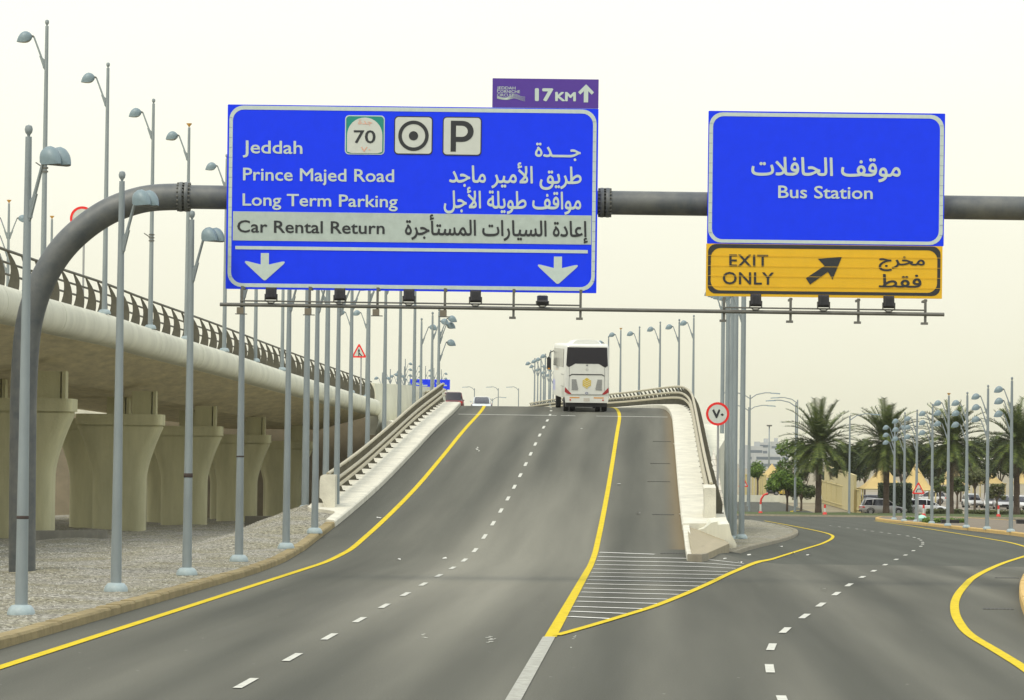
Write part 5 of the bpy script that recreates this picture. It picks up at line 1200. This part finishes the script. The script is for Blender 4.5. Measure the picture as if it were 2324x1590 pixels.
# ------------------------------------------------------------------ palms
BARK = mat('palm_bark', (0.085, 0.06, 0.04), .95, var=.35, scale=3, bump=.8, bscale=6, stretch=(1, 1, 2.5))
PALM = leafmat('palm_leaf', (0.022, 0.042, 0.009), (0.125, 0.158, 0.028))
DEADP = leafmat('dry_palm_leaf', (0.06, 0.06, 0.03), (0.13, 0.11, 0.06))
def palm(label, base, th, fl_, seed, lean=0.0):
    r = random.Random(seed); root = thing('palm_tree', label, 'palm tree', base, 0, 'date palms along the exit road')
    n = 16; pts = []; rs = []
    for k in range(n + 1):
        t = k / n; pts.append((lean * t * t * th, .03 * math.sin(5 * t), th * t)); rs.append(.34 - .10 * min(1, t * 4) * .6 + .03 * (k % 2) + .1 * max(0, t - .85) / .15)
    MB().tube(pts, rs, BARK, 12, smooth=False).build('trunk', root, origin=(0, 0, 0))
    mb = MB(); top = Vector(pts[-1]); N = 105
    for i in range(N):
        az = i * 2.39996 + r.uniform(-.25, .25); q = (i + .5) / N
        el = math.radians(84 - 140 * q ** .9 + r.uniform(-9, 9)); L_ = fl_ * r.uniform(.86, 1.08) * (1 - .12 * (q > .85))
        d = Vector((math.cos(az) * math.cos(el), math.sin(az) * math.cos(el), math.sin(el)))
        p = top + Vector((math.cos(az) * .18, math.sin(az) * .18, r.uniform(-.4, .15))); sp_ = []
        drop = r.uniform(.055, .085) * (1 if q < .55 else .75)
        M_ = PALM if q < .93 else DEADP; ns = 16
        for k in range(ns + 1):
            sp_.append(p.copy()); d = (d + Vector((0, 0, -drop * (.25 + 1.35 * k / ns)))).normalized(); p = p + d * L_ / ns
        mb.tube(sp_, [.035 * (1 - .8 * k / ns) for k in range(ns + 1)], M_, 4, caps=False)
        for k in range(2, ns + 1):
            for h_ in (0, .5):
                if k == ns and h_: continue
                a = sp_[k] + (sp_[min(k + 1, ns)] - sp_[k]) * h_; t = (sp_[min(k + 1, ns)] - sp_[k - 1]).normalized()
                sd_ = t.cross(Vector((0, 0, 1))); sd_ = sd_.normalized() if sd_.length > .01 else Vector((1, 0, 0)); upv = sd_.cross(t)
                f_ = k / ns; ll = fl_ * .175 * (1 - abs(f_ - .45) * 1.05) + .14
                for s_ in (1, -1):
                    dr = (sd_ * s_ * .82 + t * .62 + upv * r.uniform(.15, .5) + Vector((0, 0, -.15))).normalized(); e_ = a + dr * ll * r.uniform(.85, 1.1); wv = t * .06
                    mb.add([a - wv, a + wv, e_], [(0, 1, 2)], M_)
    mb.build('crown', root, origin=(0, 0, 0), fix=False); return root
for (u, vb_, vc, lab, sd_, ln) in ((1857, 1168, 1003, 'date palm standing nearest the thick grey posts', 1, .01), (2011, 1172, 1000, 'date palm in front of the dark hedge and grey SUV', 2, .0), (2157, 1180, 1000, 'date palm in the middle of the triple headed lamps', 3, .01), (2307, 1182, 1003, 'date palm cut by the right picture edge', 4, -.01)):
    Y = {1: 362, 2: 366, 3: 366, 4: 372}[sd_]; b = P(u, vb_, Y); b.z = g(Y) + .05; th = P(u, vc, Y).z - b.z
    palm(lab, b, th, 4.3, sd_, ln)
# ------------------------------------------------------------------ leafy trees and hedges
def leafcloud(mb, blobs, n, size, mt, r, shell=.55):
    for i in range(n):
        c, rad = blobs[r.randrange(len(blobs))]
        d = Vector((r.gauss(0, 1), r.gauss(0, 1), r.gauss(0, 1))).normalized(); q = r.uniform(shell, 1.0) ** .7
        p = Vector(c) + Vector((d.x * rad[0], d.y * rad[1], d.z * rad[2])) * q * r.uniform(.85, 1.08)
        a = Vector((r.gauss(0, 1), r.gauss(0, 1), r.gauss(0, .6))).normalized(); b = a.cross(d)
        b = b.normalized() if b.length > .05 else Vector((0, 0, 1)); s_ = size * r.uniform(.6, 1.4)
        mb.add([p - a * s_, p + b * s_ * .5, p + a * s_, p - b * s_ * .5], [(0, 1, 2, 3)], mt)
LEAFS = {'bright': leafmat('bright_leaf', (0.045, 0.10, 0.012), (0.14, 0.22, 0.03)), 'dark': leafmat('dark_leaf', (0.018, 0.032, 0.013), (0.05, 0.075, 0.026)), 'mid': leafmat('mid_leaf', (0.035, 0.06, 0.014), (0.10, 0.13, 0.035)), 'olive': leafmat('olive_leaf', (0.05, 0.065, 0.02), (0.12, 0.13, 0.045))}
TRUNK = mat('tree_bark', (0.10, 0.075, 0.05), .95, var=.3, scale=4, bump=.5)
def tree(label, base, h, w_, trunk_h, leaf, seed, n=2600, size=.16, round_=False, group='leafy trees around the car park', name='leafy_tree'):
    r = random.Random(seed); root = thing(name, label, 'tree', base, 0, group)
    mb = MB(); mb.tube([(0, 0, 0), (.03, 0, trunk_h * .6), (0, .02, trunk_h + (h - trunk_h) * .4)], [.14, .11, .07], TRUNK, 8)
    for k in range(4):
        a = k * 1.6 + r.random(); mb.tube([(0, 0, trunk_h * .85), (math.cos(a) * w_ * .2, math.sin(a) * w_ * .2, trunk_h + (h - trunk_h) * .35), (math.cos(a) * w_ * .33, math.sin(a) * w_ * .33, trunk_h + (h - trunk_h) * .6)], [.07, .05, .02], TRUNK, 6)
    mb.build('trunk', root, origin=(0, 0, 0))
    ch = h - trunk_h; zc = trunk_h + ch / 2
    if round_: blobs = [((0, 0, zc), (w_ / 2, w_ / 2, ch / 2))] + [((r.uniform(-.25, .25) * w_, r.uniform(-.25, .25) * w_, zc + r.uniform(-.2, .25) * ch), (w_ * .3, w_ * .3, ch * .3)) for _ in range(5)]
    else: blobs = [((r.uniform(-.33, .33) * w_, r.uniform(-.33, .33) * w_, zc + r.uniform(-.36, .36) * ch), (w_ * r.uniform(.14, .25), w_ * r.uniform(.14, .25), ch * r.uniform(.12, .2))) for _ in range(14)]
    mb = MB(); leafcloud(mb, blobs, n, size, LEAFS[leaf], r); mb.build('crown', root, origin=(0, 0, 0), fix=False); return root
def tr(label, u, vb_, vt, Y, wpx, tpx, leaf, seed, **k):
    b = P(u, vb_, Y); b.z = g(Y); s_ = Y / F; t = P(u, vt, Y).z
    tr_h = max(.4, P(u, tpx, Y).z - b.z); return tree(label, b, t - b.z, wpx * s_, tr_h, leaf, seed, **k)
tr('bright green leafy tree just left of the first palm', 1786, 1165, 1000, 385, 104, 1128, 'bright', 11, n=6500)
tr('lower green tree crown beside the trunk of the first palm', 1818, 1165, 1040, 392, 70, 1135, 'mid', 12, n=3400)
tr('small round clipped tree left of the tan canopy', 1719, 1140, 1043, 500, 38, 1088, 'bright', 13, round_=True, n=2600)
tr('dark spreading tree filling the gap between the first two palms', 1925, 1150, 1000, 430, 110, 1095, 'dark', 14, n=6500)
tr('dark tree mass right behind the second palm', 2075, 1150, 1004, 440, 120, 1095, 'dark', 15, n=6500)
tr('dark round topped tree between the third palm and the right edge', 2235, 1150, 983, 440, 124, 1090, 'dark', 16, n=6500)
tr('rounded olive tree right of the third palm', 2212, 1150, 1058, 420, 62, 1105, 'olive', 17, round_=True, n=2600)
tr('small mid green tree at the foot of the third palm', 2172, 1165, 1075, 410, 58, 1120, 'mid', 18, n=1600)
tr('young pale green tree between the second palm and the third', 2133, 1165, 1072, 415, 44, 1120, 'mid', 19, n=1300)
tr('dark tree behind the palm at the right picture edge', 2312, 1150, 1000, 445, 90, 1092, 'dark', 20, n=3600)
tr('yellowish shrubby tree below the right canopy', 2262, 1165, 1098, 415, 44, 1135, 'olive', 21, n=1300)
for i_, (u, vt, wp) in enumerate(((1900, 1020, 70), (1962, 1008, 90), (2045, 1012, 90), (2110, 1006, 100), (2180, 1000, 100), (2270, 992, 110), (2330, 1002, 90))):
    tr('dark tree in the far row behind the car park, %s from the left' % ORD[i_], u, 1140, vt, 500, wp, 1092, 'dark', 60 + i_, n=3800, size=.22)
def hedge(label, u0, u1, v0, v1, Y, dp, leaf, seed, n=2500, size=.12, name='hedge', group=None, dead=False):
    a = P(u0, v0, Y); b = P(u1, v1, Y); r = random.Random(seed); zb = g(Y) if Y > 352 else b.z
    root = thing(name, label, 'hedge', ((a.x + b.x) / 2, Y, zb), 0, group)
    W = b.x - a.x; H_ = a.z - zb; mb = MB()
    for i in range(n):
        p = Vector((r.uniform(-.5, .5) * W, r.uniform(-.5, .5) * dp, r.random() * H_)); f_ = r.randrange(5)
        if f_ == 0: p.x = (-.5 if r.random() < .5 else .5) * W
        elif f_ < 3: p.y = -.5 * dp
        elif f_ == 3: p.z = H_
        else: p.y = .5 * dp
        p += Vector((r.gauss(0, .05), r.gauss(0, .05), r.gauss(0, .05))); a_ = Vector((r.gauss(0, 1), r.gauss(0, 1), r.gauss(0, 1))).normalized(); b_ = a_.orthogonal().normalized(); s_ = size * r.uniform(.6, 1.4)
        mb.add([p - a_ * s_, p + b_ * s_ * .5, p + a_ * s_, p - b_ * s_ * .5], [(0, 1, 2, 3)], LEAFS[leaf])
    mb.build('foliage', root, origin=(0, 0, 0), fix=False)
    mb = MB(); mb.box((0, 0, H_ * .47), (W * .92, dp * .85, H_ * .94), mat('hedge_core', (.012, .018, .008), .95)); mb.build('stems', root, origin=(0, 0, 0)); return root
hedge('dark clipped hedge block behind the second palm', 1996, 2066, 1099, 1150, 378.6, 2.0, 'dark', 31, 4200)
hedge('low green hedge strip on the right island', 2098, 2186, 1179, 1190, 262, 1.6, 'bright', 32, 2200, .08)
hedge('low green hedge strip behind the left end of the island', 2060, 2110, 1176, 1184, 292, 1.4, 'bright', 33, 1200, .08)
hedge('loose grassy bush behind the planter', 2105, 2180, 1158, 1176, 375, 2.0, 'olive', 34, 1600, .14)
hedge('loose grassy bush by the right planter', 2200, 2320, 1160, 1180, 380, 2.0, 'olive', 35, 1800, .14)
hedge('green hedge seen in the slit between the left piers', 110, 150, 1090, 1150, 330, 2.5, 'bright', 36, 1500, .15)
for (u0, u1, lab) in ((2137, 2175, 'dark planter box left of the second lamp from the right edge'), (2308, 2345, 'dark planter box at the right picture edge')):
    Y = 258; a = P(u0, 1180, Y); b = P(u1, 1193, Y); root = thing('planter', lab, 'planter', ((a.x + b.x) / 2, Y, g(Y) + .12))
    mb = MB(); zt = a.z; mb.loft([[(a.x - e, Y - .3 - e, z_), (b.x + e, Y - .3 - e, z_), (b.x + e, Y + .3 + e, z_), (a.x - e, Y + .3 + e, z_)] for e, z_ in ((0, g(Y) + .1), (.03, zt - .06), (.06, zt - .06), (.06, zt))], mat('planter_dark', (.03, .03, .032), .7), smooth=False); part(mb, 'box', root)
    mb = MB(); mb.box(((a.x + b.x) / 2, Y, zt - .02), (b.x - a.x - .1, .5, .06), DIRT); part(mb, 'soil', root)

# ------------------------------------------------------------------ fence, canopies, posts, skyline
SLAT = mat('fence_beige', (0.50, 0.42, 0.19), .7, var=.1, scale=2)
def fence(label, A, B, ha, hb, nposts, slat=.16):
    root = thing('slat_fence', label, 'fence', A); d = (B - A); L_ = d.length; t = d.normalized(); nn = Vector((0, 0, 1)).cross(t)
    mb = MB(); n = int(L_ / slat)
    for i in range(n):
        q = (i + .5) / n; p = A + d * q; h_ = ha + (hb - ha) * q; e = t * slat * .38
        mb.prism([p - e, p + e, p + e + Vector((0, 0, h_)), p - e + Vector((0, 0, h_))], nn * .04, SLAT)
    part(mb, 'slats', root)
    mb = MB(); [mb.tube([A + nn * .07 + Vector((0, 0, ha * f_)), B + nn * .07 + Vector((0, 0, hb * f_))], .05, SLAT, 6) for f_ in (.15, .97)]; part(mb, 'rail', root)
    for i in range(nposts + 1):
        q = i / nposts; p = A + d * q; mb = MB(); h_ = (ha + (hb - ha) * q) * 1.02; mb.box((p.x, p.y + .1, p.z + h_ / 2), (.16, .16, h_), SLAT); part(mb, 'post', root)
A = P(1952, 1166, 381); B = P(1866, 1130, 470); A.z = g(400) - .02; B.z = g(400) + .0
fence('long beige slatted fence running back beside the first palm', A, B, 2.5, 2.9, 7)
C0 = A + Vector((-.1, 6, 0)); D0 = B + Vector((.6, 4, 0))
mb = MB(); mb.prism([C0 + Vector((0, 0, 0)), D0, D0 + Vector((0, 0, 4.9)), C0 + Vector((0, 0, 4.0))], (.3, .3, 0), mat('cream_wall', (.50, .43, .22), .9, var=.08, scale=1)); tag(mb.build('cream_wall'), 'taller cream wall directly behind the slatted fence', 'wall')
TENT = mat('tan_fabric', (0.46, 0.34, 0.13), .8, var=.06, scale=2)
def canopy(label, u, vtop, vedge, Y, wpx, peaks=1, post_v=None):
    c = P(u, vedge, Y); w_ = wpx * Y / F; hz = P(u, vtop, Y).z - c.z; zg = g(Y); root = thing('shade_canopy', label, 'canopy', (c.x, Y, zg), 0, 'tan shade canopies over the car park'); N = 16
    mb = MB(); vs = []; fs = []
    for j in range(N + 1):
        for i in range(N + 1):
            x = (i / N - .5) * w_; y = (j / N - .5) * 7.0
            q = max(abs(2 * i / N - 1), abs(2 * j / N - 1)) if peaks == 1 else max(abs(2 * j / N - 1), abs(((i / N * peaks) % 1.0) * 2 - 1) * .999)
            z = c.z - zg + hz * (1 - q) ** 1.5 - .12 * math.cos(i / N * math.pi * 2 * 1.0) * 0 - .05 * math.sin(i * 1.6) * (1 - q)
            vs.append((x, y, z))
    for j in range(N):
        for i in range(N): k = j * (N + 1) + i; fs.append((k, k + 1, k + N + 2, k + N + 1))
    mb.add(vs, fs, TENT, True); mb.build('fabric', root, origin=(0, 0, 0), fix=False)
    mb = MB(); e = w_ / 2; z = c.z - zg; mb.tube([(-e, -3.5, z), (e, -3.5, z), (e, 3.5, z), (-e, 3.5, z), (-e, -3.5, z)], .07, SLAT, 6); mb.build('edge_beam', root, origin=(0, 0, 0))
    for x in (-e + .1, e - .1):
        for y in (-3.3, 3.3): mb = MB(); mb.lathe([(.09, 0), (.08, z)], SLAT, 8, Matrix.Translation((x, y, 0))); mb.build('post', root, origin=(0, 0, 0))
    return root
canopy('large tan canopy over the parked SUV right of the slatted fence', 2003, 1050, 1110, 392, 108)
canopy('tan canopy peak rising left of the bend triangle', 2078, 1050, 1113, 425, 80)
canopy('small tan canopy left of the first palm above a dark car', 1752, 1052, 1084, 545, 62)
canopy('pointed tan canopy behind the last lamp posts on the right', 2245, 1062, 1098, 450, 60)
canopy('tan canopy at the right picture edge', 2325, 1064, 1098, 440, 50)
canopy('tan canopy behind the third palm', 2160, 1050, 1100, 480, 70)
for i, (u, vt, vb_, Y) in enumerate(((1686, 1085, 1120, 520), (1700, 1085, 1120, 520))):
    pass
# concrete posts and low walls by the left canopy
for (u0, u1, v0, v1, Y, lab) in ((1695, 1735, 1080, 1112, 520, 'pale gate wall of upright piers behind the clipped tree'),):
    a = P(u0, v0, Y); b = P(u1, v1, Y); root = thing('pier_wall', lab, 'wall', ((a.x + b.x) / 2, Y, g(Y)))
    for k in range(7):
        x = a.x + (b.x - a.x) * k / 6; mb = MB(); mb.box((x, Y, (a.z + g(Y)) / 2), (.5 if k in (0, 4, 6) else .25, .4, a.z - g(Y)), SLAT); part(mb, 'pier', root)
    mb = MB(); mb.box(((a.x + b.x) / 2, Y, a.z + .1), (b.x - a.x + .6, .5, .2), SLAT); part(mb, 'coping', root)
for (Y, x0, x1, lab) in ((470, 20, 45, 'low grey wall across the side road below the left canopy'),):
    mb = MB(); mb.box(((x0 + x1) / 2, Y, g(Y) + .45), (x1 - x0, .5, .9), CONC); tag(mb.build('low_wall'), lab, 'wall')
def delineator(label, u, v, Y, h=.9, bent=False):
    p = P(u, v, Y); p.z = g(Y) + .12 if Y < 360 else g(Y); root = thing('traffic_post', label, 'traffic post', p); RD = mat('post_red', (.6, .03, .02), .5)
    mb = MB(); mb.lathe([(.26, 0), (.24, .06), (.16, .3), (.12, .32)], RD, 12); mb.build('base', root, origin=(0, 0, 0))
    mb = MB(); mb.tube([(0, 0, .3), (0, 0, h)], .10, SIGNF, 10); mb.build('post', root, origin=(0, 0, 0))
    mb = MB(); pts = [(0, 0, h), (0, 0, h + .35)] if not bent else [(0, 0, h), (.05, 0, h + .5), (.3, 0, h + .9), (.7, 0, h + 1.05)]
    mb.tube(pts, .10, RD, 10); mb.build('top', root, origin=(0, 0, 0)); return root
delineator('bent red and white post in the side road mouth', 1726, 1168, 358, 1.0, True)
delineator('short red and white post on the verge left of the slender street light', 1867 + 5, 1172, 356, .7)
delineator('red and white post behind the bend triangle', 2096, 1176, 350, .8)
delineator('red and white post near the right edge behind the lamps', 2266, 1172, 356, .8)
p = P(1775, 1138, 600); root = thing('roadworks_board', 'small black and yellow board far down the side road', 'board', (p.x, 600, g(600)))
mb = MB(); mb.box((p.x, 600, p.z + .6), (3.6, .2, .5), BLACK); mb.box((p.x, 599.88, p.z + .9), (3.8, .1, .25), PAINTY); part(mb, 'panel', root); mb = MB(); [mb.box((p.x + s_, 600.1, g(600) + (p.z + .4 - g(600)) / 2), (.15, .15, p.z + .4 - g(600)), ALU) for s_ in (-1.3, 1.3)]; part(mb, 'leg', root)
for i, (u, v, Y) in enumerate(((1686.5, 1130, 480), (1688, 1150, 430))): pass
SKY_B = [(1733, 1030, 26, 2200, 1005, 'pale stepped tower block left of the antenna mast'), (1757, 1040, 20, 2400, 1003, 'blue grey tower block at the foot of the mast'), (1711, 1040, 34, 2000, 1013, 'broad pale office block on the skyline'), (1690, 1040, 20, 2100, 1020, 'low pale block at the left end of the skyline'), (1740, 1045, 60, 1900, 1030, 'long low white block on the skyline'), (1772, 1045, 30, 2300, 1022, 'grey block behind the bright green tree')]
BLD = mat('far_facade', (0.40, 0.42, 0.42), .9, var=.1, scale=.05); BWN = mat('far_window', (.10, .13, .16), .3)
for u, vb_, wpx, Y, vt, lab in SKY_B:
    t = P(u, vt, Y); w_ = wpx * Y / F; h_ = t.z + 2.8; root = thing('city_building', lab, 'building', (t.x, Y, -2.8), 0, 'city blocks on the skyline')
    mb = MB(); mb.box((0, 0, h_ / 2), (w_, 25, h_), BLD); mb.box((w_ * .2, 0, h_ + 1.2), (w_ * .3, 10, 2.4), BLD); mb.build('wall', root, origin=(0, 0, 0))
    for fl__ in range(int(h_ / 3.6)):
        mb = MB(); mb.box((0, -12.52, 2.2 + fl__ * 3.6), (w_ * .9, .1, 1.5), BWN); mb.build('window_band', root, origin=(0, 0, 0))
# ------------------------------------------------------------------ small things on the carriageway
LIT = mat('litter_white', (.6, .6, .55), .8)
rng = random.Random(12)
spots = [(1545, 1170), (1540, 1090), (1538, 1045), (1530, 1010), (1543, 1120), (1546, 1142), (1448, 1168), (1320, 975), (1405, 1101), (860, 1178), (905, 1273), (1010, 1270), (1290, 945), (1700, 1262), (1645, 1272), (1772, 1243), (1800, 1258), (1745, 1230), (1870, 1342), (1835, 1262), (1680, 1280)]
for (u, v) in spots:
    h_ = surf if u > 1560 or v > 1250 else (lambda x, y: R(y)); p = G(u, v, h_); s_ = rng.uniform(.05, .11)
    mb = MB(); n = 7; mb.add([(p.x + s_ * math.cos(a) * rng.uniform(.5, 1.2), p.y + s_ * 1.6 * math.sin(a) * rng.uniform(.5, 1.2), p.z + .015 + rng.uniform(0, .05)) for a in [2 * math.pi * k / n for k in range(n)]] + [(p.x, p.y, p.z + .05)], [(k, (k + 1) % n, n) for k in range(n)], LIT)
    tag(mb.build('litter_scrap'), 'small crumpled white scrap of litter on the asphalt or beside the kerb', 'litter', 'scraps of litter on the carriageway')
for i, (u, v, w_, lab) in enumerate(((1502, 1003, 1.2, 'dark drain slot high on the ramp, nearest the crest'), (1498, 1053, 1.2, 'dark drain slot second below the crest on the ramp shoulder'), (1495, 1094, 1.3, 'dark drain slot third below the crest on the ramp shoulder'), (1505, 1169, 1.1, 'dark drain slot on the ramp shoulder with litter beside it'), (1525, 1257, 1.0, 'dark drain slot right before the tiled nose'), (2265, 1386 - 2, .9, 'dark drain slot right of the bulging yellow line'), (2285, 1313, .9, 'dark drain slot near the right picture edge'))):
    p = G(u, v, surf if v > 1240 else (lambda x, y: R(y)))
    mb = MB(); w_ *= .68; mb.box((p.x, p.y, p.z + .006), (w_, .2, .012), BARM)
    for k in range(8): mb.box((p.x - w_ / 2 + w_ * (k + .5) / 8, p.y, p.z + .0155), (w_ / 8 * .6, .16, .006), BLACK)
    tag(mb.build('drain_slot'), lab, 'drain')
# bottle green bag at the triangle foot
p = G(2092, 1184, surf, .18); mb = MB(); mb.lathe([(.05, 0), (.35, .06), (.4, .25), (.25, .42), (.05, .5)], mat('mint_bag', (.35, .6, .5), .5), 12, Matrix.Translation(p)); tag(mb.build('rubbish_bag'), 'pale green rubbish bag at the foot of the bend sign', 'bag')
# loose stones lying on the gravel
r = random.Random(77); mb = MB()
STN = leafmat('gravel_stone', (.15, .145, .115), (.5, .49, .42), .9)
for i in range(14000):
    y = 50 + 75 * r.random() ** 1.3; x0 = XL(y) + kl(y) - .35; x = x0 - r.random() ** .8 * 9; s_ = r.uniform(.012, .032); z = lt(x, y)
    o = [(x + s_ * a * r.uniform(.7, 1.3), y + s_ * b * r.uniform(.7, 1.3), z + s_ * c * r.uniform(.6, 1)) for a, b, c in ((1, 0, 0), (-.5, .9, 0), (-.5, -.9, 0), (0, 0, .9))]
    mb.add(o, [(0, 1, 3), (1, 2, 3), (2, 0, 3)], STN)
kind(mb.build('gravel_stones', origin=(0, 0, 0), fix=False), 'stuff')
# ------------------------------------------------------------------ hazy air
hz = MB(); hz.box((0, 1780, 16), (3100, 3740, 44), None)
def haze_mat():
    M = bpy.data.materials.new('hazy_air'); M.use_nodes = True; n = M.node_tree.nodes; l = M.node_tree.links; n.clear()
    o = n.new('ShaderNodeOutputMaterial'); v = n.new('ShaderNodeVolumePrincipled')
    v.inputs['Color'].default_value = (0.93, 0.92, 0.86, 1); v.inputs['Density'].default_value = 0.00008; v.inputs['Anisotropy'].default_value = 0.2
    l.new(v.outputs[0], o.inputs['Volume']); return M
hz.mats = [haze_mat()]
kind(hz.build('haze', origin=(0, 0, 0)), 'stuff')
